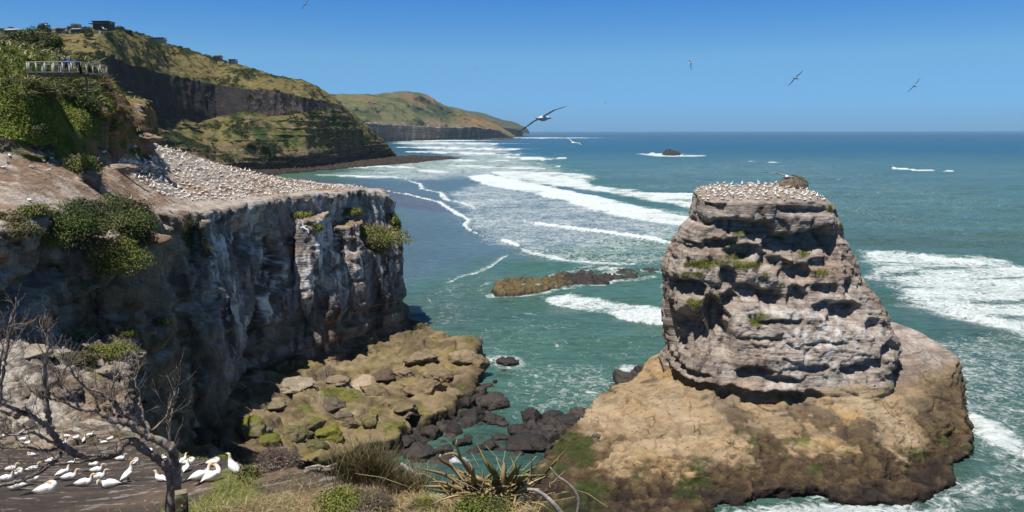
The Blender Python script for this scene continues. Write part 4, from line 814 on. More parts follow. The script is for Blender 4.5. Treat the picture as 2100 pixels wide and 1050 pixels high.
# ---------------------------------------------------------------- looking up places on the finished ground
from mathutils.bvhtree import BVHTree
bpy.context.view_layer.update(); DG = bpy.context.evaluated_depsgraph_get()
T_BANK = BVHTree.FromObject(bank, DG); T_HEAD = BVHTree.FromObject(head, DG); T_ST = BVHTree.FromObject(stack, DG); T_RIDGE = BVHTree.FromObject(ridge, DG)
def ray(px, py):
    u = (px-1050)/F; v = (525-py)/F; return Vector((u, cp+v*sp_, -sp_+v*cp)).normalized()
def hit(px, py, trees):
    best = None
    for t in trees:
        l, n, i, d = t.ray_cast(Vector((0, 0, H)), ray(px, py))
        if l is not None and (best is None or d < best[2]): best = (np.array(l), np.array(n), d)
    return best
def drop(x, y, trees, top=140):
    best = None
    for t in trees:
        l, n, i, d = t.ray_cast(Vector((x, y, top)), Vector((0, 0, -1)))
        if l is not None and (best is None or l[2] > best[0][2]): best = (np.array(l), np.array(n))
    return best

# ================================================================ foliage generators
def rnd_dirs(n, rng):
    v = rng.normal(size=(n, 3)); return v/np.linalg.norm(v, axis=1)[:, None]
def leaves(P, N, size, aspect, rng, jitter=.7):
    """one leaf-shaped (folded diamond) blade of two faces per point"""
    n = len(P); N = N+jitter*rng.normal(size=(n, 3)); N /= np.linalg.norm(N, axis=1)[:, None]+1e-9
    A = np.cross(N, rnd_dirs(n, rng)); A /= np.linalg.norm(A, axis=1)[:, None]+1e-9; B = np.cross(N, A)
    s = (np.broadcast_to(size, (n,))*rng.uniform(.6, 1.3, n))[:, None]; w = s*aspect
    V = np.stack([P-A*s, P-B*w+N*s*.15, P+A*s, P+B*w+N*s*.15], 1).reshape(-1, 3)
    k = np.arange(n)[:, None]*4; return V, (k+np.array([[0, 1, 2, 3]])).reshape(-1, 4)
def blades(P, D, L, W_, bend, rng, seg=3):
    """grass / flax blades: tapered folded strips rising along D and bending over"""
    n = len(P); L = np.broadcast_to(L, (n,))*rng.uniform(.55, 1.2, n); W_ = np.broadcast_to(W_, (n,))*rng.uniform(.7, 1.2, n)
    D = D/np.linalg.norm(D, axis=1)[:, None]; h = D.copy(); h[:, 2] = 0; h += .15*rng.normal(size=(n, 3))*[1, 1, 0]; h /= np.linalg.norm(h, axis=1)[:, None]+1e-6
    side = np.cross(D, [0, 0, 1.])+.3*rng.normal(size=(n, 3)); side /= np.linalg.norm(side, axis=1)[:, None]+1e-6
    bd = np.broadcast_to(bend, (n,))*rng.uniform(.4, 1.4, n); rows = []
    for k in range(seg+1):
        t = k/seg; c = P+D*(L*t)[:, None]+h*(bd*L*t*t)[:, None]; c[:, 2] -= bd*L*t**2.5*.8
        w = (W_*(1-t**1.6)*.5+.0008)[:, None]; rows += [c-side*w, c+side*w]
    V = np.stack(rows, 1).reshape(-1, 3); m = 2*(seg+1); b = np.arange(n)[:, None]*m
    return V, np.concatenate([b+np.array([[2*k, 2*k+1, 2*k+3, 2*k+2]]) for k in range(seg)])
def pal(n, cols, rng, v=.25):
    c = np.array(cols, float)[rng.integers(0, len(cols), n)]*rng.uniform(1-v, 1+v, n)[:, None]; return c
SUNV = np.array(ld)
def bush(name, c, r, cols, rng, n=None, leaf=None, label=None, cat='bush', group=None, lobes=7, parent=None, aspect=.45, nrm=None):
    """shrub crown: leaf blades spread through the shells of several lobes"""
    r = np.array(r, float); n = n or 2600; leaf = leaf or r.max()*.05
    lc = rnd_dirs(lobes, rng)*r*.55*rng.uniform(.5, 1.1, (lobes, 1)); lc[:, 2] = np.abs(lc[:, 2])*.9; lr = rng.uniform(.38, .62, lobes)
    k = rng.integers(0, lobes, n); d = rnd_dirs(n, rng); d[:, 2] = np.where(d[:, 2] < -.35, -d[:, 2], d[:, 2])
    rr = lr[k]*(1-.5*rng.random(n)**2.2)*(1+.25*noise3(d*3+k[:, None]*5.1, 9)); P = lc[k]+d*r*rr[:, None]
    V, Q = leaves(P, d+np.array([0, 0, .4]), leaf, aspect, rng); tone = rng.uniform(.75, 1.25, lobes)[k]
    br = (np.clip(rng.normal(size=lobes)*.35, 0, .75)[k])[:, None]; cc = np.repeat((pal(n, cols, rng)*(1-br)+br*np.array([.17, .13, .085])*rng.uniform(.6, 1.3, (n, 1)))*tone[:, None], 4, 0)
    o = mesh_np(name, V, Q, M['leaf'], parent, col=cc, loc=c)
    if parent is None: props(o, label, cat, group)
    return o
RB = np.random.default_rng(5)
def twigs(name, c, r, rng, n, colr, rad, parent=None, depth=3, up=.6):
    mb = MB()
    def grow(p, d, L, R, k):
        q = [p]; dd = d
        for i in range(4): dd = dd+rng.normal(size=3)*.22; dd /= np.linalg.norm(dd); q.append(q[-1]+dd*L/4)
        mb.tube(q, np.linspace(R, R*.6, 5), 4, np.array(colr)*rng.uniform(.7, 1.25))
        if k:
            for j in range(3): grow(q[rng.integers(2, 5)], dd+rng.normal(size=3)*.6, L*.7, R*.55, k-1)
    for i in range(n):
        d = rnd_dirs(1, rng)[0]; d[2] = abs(d[2])+up; grow(np.zeros(3)+rng.normal(size=3)*r*.1*[1, 1, 0], d/np.linalg.norm(d), r*.5, rad, depth)
    return mb.build(name, M['bark'], parent, loc=c)

# ================================================================ shrubs and ground cover on the headland
GRN = [(.055, .10, .018), (.085, .14, .022), (.04, .07, .015), (.12, .15, .03)]; DKG = [(.025, .05, .014), (.04, .07, .018), (.06, .09, .02)]; OLV = [(.10, .10, .035), (.14, .12, .05), (.07, .085, .03)]; YEL = [(.19, .21, .035), (.14, .18, .025), (.24, .23, .06), (.08, .12, .02)]; DRY = [(.20, .15, .13), (.15, .11, .10), (.26, .21, .17), (.11, .08, .075)]
BUSH = [ # px, py(base centre), half w px, half h px, palette, label
 (70, 440, 20, 14, YEL, 'small bright bush at the left end of the shrubs below the colony edge'),
 (118, 470, 44, 26, GRN, 'wide green bush left of the darkest shrub on the upper left cliff'),
 (150, 505, 38, 22, OLV, 'olive bush hanging over the left cliff below the wide green bush'),
 (205, 470, 42, 28, DKG, 'darkest shrub in the middle of the thicket on the left cliff'),
 (262, 478, 40, 30, GRN, 'round green shrub at the right of the thicket on the left cliff'),
 (205, 525, 36, 22, YEL, 'yellow green shrub low in the middle of the cliff thicket'),
 (255, 535, 40, 28, YEL, 'lowest yellow green shrub of the cliff thicket, hanging down the rock'),
 (290, 500, 24, 20, OLV, 'small olive shrub at the right edge of the cliff thicket'),
 (40, 480, 30, 16, OLV, 'dry olive shrub at the far left under the small bright bush'),
 (160, 352, 27, 22, YEL[:2]+GRN[1:2], 'round yellow green bush growing on a boulder on the bare headland'),
 (170, 228, 20, 20, GRN, 'bright round bush on the right end of the grassy slope'),
 (75, 272, 15, 15, DKG, 'dark bush in the middle of the grassy slope below the flax'),
 (772, 492, 46, 20, YEL, 'green mat of shrub draped over the right corner of the big cliff'),
 (806, 472, 14, 22, YEL, 'upright green shrub on the right corner of the big cliff'),
 (780, 515, 16, 12, OLV, 'small olive shrub hanging under the mat on the cliff corner'),
 (712, 440, 20, 8, YEL, 'flat green plant on the ledge near the top of the big cliff'),
 (612, 442, 20, 6, YEL, 'low green plant on the ledge left of the flying bird on the cliff'),
 (650, 470, 9, 8, YEL, 'tiny green plant beside the bird gliding past the cliff'),
 (95, 500, 34, 22, YEL, 'yellow green shrub hanging below the small bright bush on the left cliff'),
 (235, 440, 40, 22, GRN, 'green shrub right under the cliff edge at the top of the thicket'),
 (165, 440, 34, 20, DKG, 'dark green shrub at the cliff edge between the wide bush and the top right one'),
 (285, 455, 26, 26, GRN, 'bushy green shrub at the upper right corner of the thicket'),
 (215, 555, 34, 22, YEL, 'pale leafy shrub trailing from the bottom of the cliff thicket'),
 (15, 450, 22, 12, OLV, 'dry olive shrub at the cliff edge touching the left border of the photo'),
 (210, 730, 0, 0, None, None),
 (245, 725, 26, 14, YEL, 'green cushion plant at the right rim of the pale rock terrace'),
 (187, 722, 20, 10, YEL, 'green cushion plant left of the one on the rim of the pale terrace'),
 (150, 738, 22, 9, OLV, 'flat olive plant on the pale rock terrace'),
 (330, 662, 14, 8, YEL, 'small green plant on the rock spur under the thicket'),
 (262, 686, 20, 7, YEL, 'low green plant between the spur and the pale terrace'),
 (180, 748, 12, 14, OLV, 'small olive plant in the middle of the pale rock terrace'),
]
for (a, b2, wx, wy, pl_, lab) in BUSH:
    if not lab: continue
    h_ = hit(a, b2, [T_HEAD])
    if h_ is None: continue
    p, n, d = h_; s = d/F; r = (wx*s*1.6, wx*s*1.45, wy*s*2.0); c = p-np.array([0, 0, wy*s*.15])
    nn = int(min(7000, 1200+wx*wy*6)); bush('shrub', c, r, pl_, RB, nn, max(.06, 1.9*s), lab, 'shrub', None, lobes=9)
# grass and plants hanging on the buttress
def scatter_on(V, N, mask, n, rng):
    w = mask/mask.sum(); i = rng.choice(len(V), n, p=w); return V[i]+rng.normal(size=(n, 3))*.12, N[i]
px_, py_ = pix(HEAD_V); up_ = np.clip(HEAD_N[:, 2], 0, 1); dHl = polydist(HEAD_V[:, :2], np.array(HILL))
spur = np.exp(-((px_-410)/38)**4-((py_-487)/36)**4)*(HEAD_V[:, 1] < 116)*(np.abs(px_-395-(py_-450)*.55) < 45); 
Pq, Nq = scatter_on(HEAD_V, HEAD_N, spur+1e-9, 5200, RB); V_, Q_ = blades(Pq, Nq*.6+[0, 0, .7], .45, .05, .5, RB, 2)
props(mesh_np('grass_cover', V_, Q_, M['leaf'], col=np.repeat(pal(len(Pq), YEL+OLV, RB), 6, 0)), 'grass growing over the pointed buttress below the colony edge', 'grass', kind='stuff')
# turf on the slope below the flax
tm_ = (dHl < .3)*(HEAD_V[:, 2] > 46)*(HEAD_V[:, 1] < 125)*ss(185, 205, py_+6*noise3(HEAD_V*.3, 3))*(px_ > -60)*(px_ < 235)*(1-ss(150, 175, px_)*.75)
Pq, Nq = scatter_on(HEAD_V, HEAD_N, tm_+1e-12, 60000, RB); V_, Q_ = leaves(Pq+Nq*.1, Nq, .13, .45, RB, .9)
patch = noise3(Pq*.22, 5); cc = pal(len(Pq), [(.22, .27, .035), (.28, .30, .05), (.17, .21, .035)], RB)*(1+.35*patch)[:, None]
edge_ = (Pq[:, 2] < h_plat(Pq[:, :2])+1.6); cc[edge_] = pal(edge_.sum(), OLV+DRY, RB)
props(mesh_np('turf_cover', V_, Q_, M['leaf'], col=np.repeat(cc, 4, 0)), 'bright green turf on the slope below the flax', 'ground cover', kind='stuff')
fm_ = (dHl < .5)*(HEAD_V[:, 2] > 47)*(py_ < 205+8*noise3(HEAD_V*.25, 8))*(px_ > -80)*(px_ < 300)
Pq, Nq = scatter_on(HEAD_V, HEAD_N, fm_*(1-.9*ss(190, 225, px_))*1.0+1e-12, 15000, RB)
kq = np.round(Pq/1.3)*1.3+.3*noise3(Pq*.9, 4)[:, None]; Dq = Nq*.35+[0, 0, .8]+rnd_dirs(len(Pq), RB)*.75
V_, Q_ = blades(Pq*.6+kq*.4+[0, 0, -.1], Dq, 1.5, .14, .55, RB, 3); cc = pal(len(Pq), [(.17, .20, .06), (.12, .15, .045), (.32, .32, .15), (.06, .08, .03), (.50, .46, .30), (.28, .22, .11)], RB, .35)
props(mesh_np('flax_cover', V_, Q_, M['leaf'], col=np.repeat(cc, 8, 0)), 'dense flax leaves covering the slope under the lookout', 'ground cover', kind='stuff')
def flax(c, L, n, rng, cols, label, name='flax_bush', w=.12, group=None, cat='flax'):
    P = np.zeros((n, 3))+rng.normal(size=(n, 3))*[.25*L, .25*L, .05]; D = rnd_dirs(n, rng); D[:, 2] = np.abs(D[:, 2])+.45
    V, Q = blades(P, D, L, w, .5, rng, 4); o = mesh_np(name, V, Q, M['leaf'], col=np.repeat(pal(n, cols, rng, .3), 10, 0), loc=c); return props(o, label, cat, group)
FX = [(205, 165), (222, 195), (245, 222), (262, 238), (205, 235), (232, 248), (280, 262), (190, 140), (212, 120), (225, 262)]
FX2 = [(70, 166), (92, 172), (112, 165), (130, 178), (150, 166), (166, 176), (182, 168), (100, 185), (142, 190)]
for i, (a, b2) in enumerate(FX2):
    h_ = hit(a, b2+14, [T_HEAD])
    if h_ is not None: flax(h_[0]+[0, 0, .1], 1.9, 150, RB, [(.13, .16, .05), (.20, .21, .08), (.30, .27, .14), (.07, .09, .03)], 'tall green flax clump right below the lookout platform', group='flax clumps below the lookout')
for i, (a, b2) in enumerate(FX):
    h_ = hit(a, b2+6, [T_HEAD])
    if h_ is None or h_[2] > 160: continue
    flax(h_[0], 1.9, 130, RB, [(.15, .12, .05), (.20, .16, .06), (.08, .09, .03), (.26, .20, .09)], 'brownish flax clump on the steep brown slope right of the lookout', group='flax clumps right of the lookout')
# dark trees above the flax
for i, (a, b2, wx, wy, lab) in enumerate([(75, 90, 34, 34, 'big dark green tree rising above the flax left of the lookout'), (108, 100, 28, 30, 'dark green tree directly behind the people on the lookout'), (45, 88, 26, 26, 'smaller dark tree left of the big dark green tree'), (15, 88, 22, 14, 'low grey green bush at the far left above the flax')]):
    c = at(a, b2, 121); s = 121/F; t = empty('tree', c-np.array([0, 0, 2.0]), label=lab, cat='tree')
    g_ = drop(c[0], c[1], [T_HEAD]); base = g_[0]-c+np.array([0, 0, 2.0]) if g_ is not None else np.array([0, 0, -2.])
    b_ = bush('crown', (0, 0, 2.0), (wx*s, wx*s, wy*s), DKG+GRN[:2], RB, 4200, .15, parent=t, lobes=11)
    tr = MB(); tr.tube([base, base*.5+[.1, .1, .5], [0, 0, 2.2]], [.22, .18, .12], 7, (.12, .09, .07)); tr.build('trunk', M['bark'], t)
# turf cushions on the stack
stt = STACK_G*(STACK_V[:, 1] < 140); Pq, Nq = scatter_on(STACK_V, STACK_N, stt+1e-12, 9000, RB); V_, Q_ = blades(Pq-[0, 0, .05], Nq*.5+[0, 0, .6]+rnd_dirs(len(Pq), RB)*.4, .30, .06, .4, RB, 2)
props(mesh_np('grass_cover', V_, Q_, M['leaf'], col=np.repeat(pal(len(Pq), YEL+OLV[:1], RB), 6, 0)), 'yellow green grass cushions on the ledges of the sea stack', 'grass', kind='stuff')
h_ = hit(1630, 384, [T_ST]) or hit(1630, 392, [T_ST]); 
if h_ is not None:
    c = h_[0]; c[1] += .8; c[2] += .4
    mo_ = MB(); th = np.linspace(0, 2*np.pi, 28, endpoint=False); rows = []
    for k in range(9): t_ = k/8; rows.append(np.c_[np.cos(th)*2.7*math.cos(t_*1.45), np.sin(th)*1.8*math.cos(t_*1.45), np.full(28, -.5+1.9*math.sin(t_*1.5))])
    Vm = np.concatenate(rows); Vm += (fbm(Vm, (.8, .8, .8), 3, 77)*.3)[:, None]*np.array([1, 1, .6]); mo_.add(Vm, grid_faces(28, 9, wrap=True), (.22, .17, .13))
    kn = mo_.build('rock_knob', M['rock'], None, True, loc=c); props(kn, 'small rounded rock knob capped with olive plants on top of the sea stack', 'rock')
    Pk = Vm[RB.integers(28, len(Vm), 1500)]+RB.normal(size=(1500, 3))*.12; V_, Q_ = leaves(Pk+[0, 0, .1], np.tile([0, -.2, 1.], (1500, 1)), .11, .45, RB); mesh_np('foliage', V_, Q_, M['leaf'], kn, col=np.repeat(pal(1500, OLV+YEL[:2], RB), 4, 0))
# the boulder under the bush on the headland
def boulder(c, r, rng, colr, name='boulder', mat='wetrock', label=None, group=None, rz=None, sub=4, moss=None):
    import bmesh
    bm = bmesh.new(); bmesh.ops.create_icosphere(bm, subdivisions=sub, radius=1.0); V = np.array([v.co[:] for v in bm.verts]); Fc = np.array([[v.index for v in f.verts] for f in bm.faces]); bm.free()
    sd = int(rng.integers(1, 9999))
    for k in range(9):                                # facets
        n = rnd_dirs(1, rng)[0]; h = rng.uniform(.55, .85); q = V@n; V -= np.maximum(0, q-h)[:, None]*n*.9
    f1, j1 = facets(V, .75, sd+5); f2, j2 = facets(V, .3, sd+9); V = V*(1+.12*fbm(V, (1.3, 1.3, 1.3), 4, sd)+.16*f1+.07*f2-.08*j1-.03*j2)[:, None]
    V = V*np.array(r); a = rng.uniform(-.4, .4) if rz is None else rz; R_ = np.array([[math.cos(a), math.sin(a), 0], [-math.sin(a), math.cos(a), 0], [0, 0, 1]]); V = V@R_
    n = fbm(V/np.max(r), (3, 3, 3), 4, sd+3); cc = np.array(colr)*(1+.4*n)[:, None]
    if moss is not None: cc = mixc(cc, moss, ss(.0, .35, n+.5*V[:, 2]/r[2]-.2))
    o = mesh_np(name, V, Fc, M[mat], col=np.clip(cc, 0, 1), smooth=True, loc=c); return props(o, label, 'rock', group)
RR = np.random.default_rng(21)
def in_plan(px, py, poly): return polydist(np.array([[px, py]], float), np.array(poly, float))[0] < 0
h_ = hit(182, 378, [T_HEAD]); c = h_[0]; boulder(c+[0, .6, .3], (1.5, 1.5, 1.5), RR, (.20, .16, .13), mat='rock', label='big grey boulder under the round bush on the bare headland')
h_ = hit(232, 345, [T_HEAD]); boulder(h_[0], (3.6, 1.4, .7), RR, (.34, .28, .23), mat='rock', label='long low pale rock right of the bush on the bare headland')
h_ = hit(290, 283, [T_HEAD]); boulder(h_[0]+[-.3, 1.0, -.1], (2.9, 2.4, 1.1), RR, (.34, .25, .17), mat='rock', label='overhanging tan outcrop at the top of the bird colony')
h_ = hit(335, 470, [T_HEAD]); boulder(h_[0], (1.3, 1.0, .8), RR, (.38, .31, .25), mat='rock', label='pale boulder lodged beside the grassy buttress', rz=.5)
DARK = (.036, .028, .025)
for (a, b2, w_, hh) in [(1040, 741, 40, 26), (1033, 762, 14, 9), (1014, 783, 10, 14), (1010, 822, 56, 36), (975, 847, 54, 32), (1012, 857, 42, 22), (1090, 851, 48, 38), (1133, 866, 26, 14), (1124, 879, 36, 18), (1078, 905, 80, 38), (1190, 845, 42, 28), (1172, 868, 52, 26), (1062, 881, 42, 22), (888, 887, 42, 38), (928, 881, 44, 28), (860, 926, 64, 38), (908, 921, 38, 30), (1064, 930, 18, 9), (946, 906, 34, 24), (1003, 912, 34, 26), (905, 945, 60, 14),
     (1283, 776, 62, 52), (1312, 762, 34, 28), (1348, 770, 46, 34), (1268, 820, 82, 42), (1335, 792, 46, 26), (828, 905, 50, 34), (960, 825, 34, 30), (860, 945, 40, 18), (800, 930, 50, 28), (985, 800, 26, 26), (1200, 868, 24, 14), (1110, 915, 40, 22)]:
    p = onz(a, b2+hh*.25, 0); s = p[1]/F; DARK = np.array([.040, .032, .027])*RR.uniform(.6, 1.7); boulder(p+[0, .2, hh*s*.1], (w_*s*.6, w_*s*.62, hh*s*.62), RR, DARK, label='black wet boulder in the channel between cliff and sea stack', group='black boulders in the channel')
CH = [(800, 905), (900, 855), (985, 800), (1010, 770), (1030, 850), (1150, 845), (1220, 860), (1150, 900), (1090, 930), (960, 960), (860, 950)]
k_ = 0
while k_ < 55:
    a, b2 = RR.uniform(800, 1220), RR.uniform(770, 960)
    if not in_plan(a, b2, CH): continue
    k_ += 1; p = onz(a, b2, -.1); r_ = RR.uniform(.35, 1.3); boulder(p, (r_*1.3, r_, r_*.6), RR, np.array([.040, .032, .027])*RR.uniform(.6, 1.6), sub=3, label='black wet boulder in the channel between cliff and sea stack', group='black boulders in the channel')
for (a, b2, w_, hh, cl_, lab) in [
    (900, 770, 60, 26, (.20, .155, .095), 'brown slab right of the largest boulder on the shelf'), (760, 800, 54, 24, (.19, .15, .09), 'low brown slab left of the largest boulder on the shelf'), (820, 835, 60, 26, (.17, .14, .08), 'olive brown slab below the largest boulder on the shelf'), (600, 790, 80, 26, (.30, .25, .19), 'pale flat slab near the shaded cliff foot'), (560, 830, 60, 28, (.22, .175, .115), 'tan block below the pale flat slab on the shelf'), (755, 860, 50, 30, (.17, .145, .07), 'olive block near the lower edge of the shelf'), (860, 735, 70, 22, (.22, .17, .11), 'low tan ledge block at the back of the shelf'), (690, 780, 50, 18, (.24, .19, .13), 'thin tan slab in the middle back of the shelf'), (640, 915, 50, 30, (.12, .11, .05), 'dark olive block at the lower left edge of the shelf'),
    (60, 720, 60, 26, (.34, .29, .24), 'flat pale rock on the terrace under the left cliff, leftmost of three'), (130, 800, 46, 26, (.16, .13, .11), 'dark jagged rock low on the pale terrace'), (215, 760, 40, 24, (.30, .25, .20), 'pale rock near the right rim of the pale terrace'), (60, 800, 56, 24, (.14, .12, .10), 'dark grey rock at the left of the pale terrace'), (235, 830, 44, 40, (.24, .19, .14), 'brown rock at the lower right corner of the pale terrace'), (20, 840, 50, 20, (.30, .26, .22), 'low pale rock behind the leftmost birds'),
    (784, 770, 46, 26, (.12, .085, .065), 'dark brown boulder left of the big split boulders on the shelf'), (828, 764, 38, 26, (.25, .19, .13), 'pointed tan boulder behind the big split boulders on the shelf'),
    (873, 792, 74, 44, (.22, .165, .10), 'largest tan boulder on the rock shelf below the big cliff'), (842, 786, 42, 44, (.24, .19, .09), 'tan boulder touching the left of the largest boulder'),
    (679, 831, 56, 36, (.13, .105, .085), 'round grey brown boulder in the middle of the rock shelf'), (702, 852, 40, 34, (.17, .14, .11), 'brown boulder just below the round grey brown one'), (718, 868, 34, 30, (.16, .13, .09), 'brown boulder lowest of the three in the middle of the shelf'),
    (668, 888, 52, 38, (.20, .18, .05), 'yellow mossy boulder near the bottom left of the shelf'), (632, 868, 54, 36, (.22, .17, .11), 'tan boulder above the yellow mossy one'), (548, 905, 46, 34, (.15, .14, .05), 'green mossy boulder at the edge of the dark sand'),
    (401, 893, 44, 32, (.075, .055, .045), 'dark boulder at the foot of the shaded cliff'), (945, 728, 52, 44, (.30, .23, .15), 'tan knob at the seaward end of the rock shelf'), (978, 740, 40, 40, (.20, .16, .10), 'brown block at the outer corner of the rock shelf'),
    (600, 885, 60, 40, (.20, .16, .11), 'brown slab between the mossy boulders on the shelf'), (510, 880, 90, 50, (.22, .18, .12), 'broad brown slab behind the mossy lawn'), (1575, 583, 0, 0, None, None), (1224, 893, 16, 14, (.12, .10, .09), 'small round grey stone on the tan slope of the sea stack base')]:
    if not lab: continue
    h_ = hit(a, b2+hh*.3, [T_HEAD, T_ST])
    if h_ is None: continue
    p, n, d = h_; s = d/F; boulder(p+[0, w_*s*.25, hh*s*.05], (w_*s*.56, w_*s*.55, hh*s*.5), RR, cl_, mat='rock', label=lab, moss=(.13, .15, .02) if 'moss' in lab else None)
# ================================================================ gannets
WHT = np.array([.80, .79, .77]); HEADC = np.array([.70, .46, .19]); BLK = np.array([.035, .03, .03]); BILL = np.array([.38, .42, .46])
def loft(path, rw, rh, n=10, up=(0, 0, 1)):
    """closed body along path (x forward, z up) with elliptical rings"""
    path = np.asarray(path, float); T = np.gradient(path, axis=0); T /= np.linalg.norm(T, axis=1)[:, None]
    a = np.linspace(0, 2*np.pi, n, endpoint=False); V = []
    for p, t, w, h in zip(path, T, rw, rh):
        s = np.cross(t, up); s /= np.linalg.norm(s)+1e-9; u = np.cross(s, t); V.append(p+w*np.cos(a)[:, None]*s+h*np.sin(a)[:, None]*u)
    m = len(path); V = np.r_[np.concatenate(V), path[:1], path[-1:]]; b = m*n; i = np.arange(n); j = (i+1) % n
    return V, [grid_faces(n, m, wrap=True), np.r_[np.stack([j, i, np.full(n, b)], 1), np.stack([(m-1)*n+i, (m-1)*n+j, np.full(n, b+1)], 1)]]
def spline(K, m):
    K = np.asarray(K, float); t = np.linspace(0, len(K)-1, m); i = np.minimum(t.astype(int), len(K)-2); f = (t-i)[:, None]
    P0 = K[np.maximum(i-1, 0)]; P1 = K[i]; P2 = K[i+1]; P3 = K[np.minimum(i+2, len(K)-1)]
    return .5*((2*P1)+(-P0+P2)*f+(2*P0-5*P1+4*P2-P3)*f*f+(-P0+3*P1-3*P2+P3)*f**3)
def sit_bird(pose='sit', n=10, m=24):
    # keys: x, y, z, halfwidth, halfheight
    if pose == 'sit':   K = [(-.50, 0, .09, .008, .006), (-.36, 0, .12, .035, .02), (-.22, 0, .155, .085, .07), (-.05, 0, .165, .125, .115), (.10, 0, .17, .13, .12), (.20, 0, .21, .10, .10), (.25, 0, .29, .062, .062), (.27, 0, .37, .05, .05), (.31, 0, .425, .05, .046), (.37, 0, .43, .035, .03), (.43, 0, .42, .016, .014), (.49, 0, .41, .004, .004)]
    elif pose == 'tuck': K = [(-.50, 0, .09, .008, .006), (-.36, 0, .12, .035, .02), (-.22, 0, .155, .085, .07), (-.05, 0, .17, .13, .12), (.10, 0, .18, .135, .125), (.20, 0, .22, .10, .10), (.22, .02, .30, .07, .07), (.16, .05, .335, .055, .05), (.10, .07, .335, .045, .04), (.04, .08, .325, .025, .02), (-.01, .085, .315, .012, .01), (-.05, .09, .31, .004, .004)]
    elif pose == 'side': K = [(-.50, 0, .09, .008, .006), (-.36, 0, .12, .035, .02), (-.22, 0, .155, .085, .07), (-.05, 0, .165, .125, .115), (.10, 0, .17, .13, .12), (.20, 0, .20, .10, .10), (.25, .03, .27, .062, .062), (.26, .08, .33, .05, .05), (.26, .15, .355, .05, .045), (.26, .20, .35, .035, .03), (.26, .26, .335, .016, .014), (.26, .32, .32, .004, .004)]
    else:               K = [(-.42, 0, .10, .008, .006), (-.33, 0, .16, .03, .025), (-.22, 0, .235, .075, .07), (-.07, 0, .32, .115, .12), (.05, 0, .40, .12, .12), (.12, 0, .50, .09, .09), (.145, 0, .60, .055, .055), (.15, 0, .68, .045, .045), (.18, 0, .745, .05, .045), (.24, 0, .755, .034, .03), (.30, 0, .745, .016, .014), (.36, 0, .735, .004, .004)]
    S_ = spline(K, m); V, Fc = loft(S_[:, :3], np.abs(S_[:, 3])+.002, np.abs(S_[:, 4])+.002, n); t = np.repeat(np.linspace(0, 1, m), n); t = np.r_[t, 0, 1]
    C_ = np.tile(WHT, (len(V), 1)); C_ = mixc(C_, HEADC, ss(.58, .74, t)); C_ = mixc(C_, BILL, ss(.80, .85, t)); C_ = mixc(C_, BLK, 1-ss(.10, .14, t))
    eye = np.exp(-((t-.78)/.012)**2)*0; mb = MB(); mb.add(V, Fc, C_)
    for s in (-1, 1):                                   # folded wings lying along the body, dark at the tips
        z0 = {'stand': .36}.get(pose, .20); tl = {'stand': .12}.get(pose, .115)
        Wk = [(.13, .085*s, z0+.03*(pose == 'stand'), .02, .05), (.03, .125*s, z0, .022, .085), (-.15, .10*s, lerp(z0, tl, .45)+.02, .02, .065), (-.34, .04*s, lerp(z0, tl, .85)+.015, .014, .032), (-.52, -.012*s, tl-.0, .008, .014), (-.60, -.02*s, tl-.02, .003, .004)]
        S2 = spline(Wk, 14); V2, F2 = loft(S2[:, :3], np.abs(S2[:, 3])+.001, np.abs(S2[:, 4])+.001, 8); t2 = np.r_[np.repeat(np.linspace(0, 1, 14), 8), 0, 1]
        mb.add(V2, F2, mixc(np.tile(WHT*.97, (len(V2), 1)), BLK, ss(.42, .50, t2)))
    if pose == 'stand':
        for s in (-1, 1): mb.tube([(-.02, .05*s, .22), (0, .055*s, .10), (.0, .06*s, .01), (.07, .065*s, .008)], [.03, .014, .014, .012], 6, BLK*1.2)
    return mb
def bird_mesh(mb, name):
    o = mb.build(name, M['bird'], smooth=True); me = o.data; bpy.data.objects.remove(o); return me
POSE = {k: bird_mesh(sit_bird(k), 'gannet_'+k) for k in ('sit', 'tuck', 'side', 'stand')}
def place_bird(pose, p, yaw, sc, label, group=None, pitch=0):
    o = bpy.data.objects.new('gannet', POSE[pose]); C.objects.link(o); o.location = p; o.scale = (sc,)*3; o.rotation_euler = (0, pitch, yaw)
    return props(o, label, 'gannet', group)
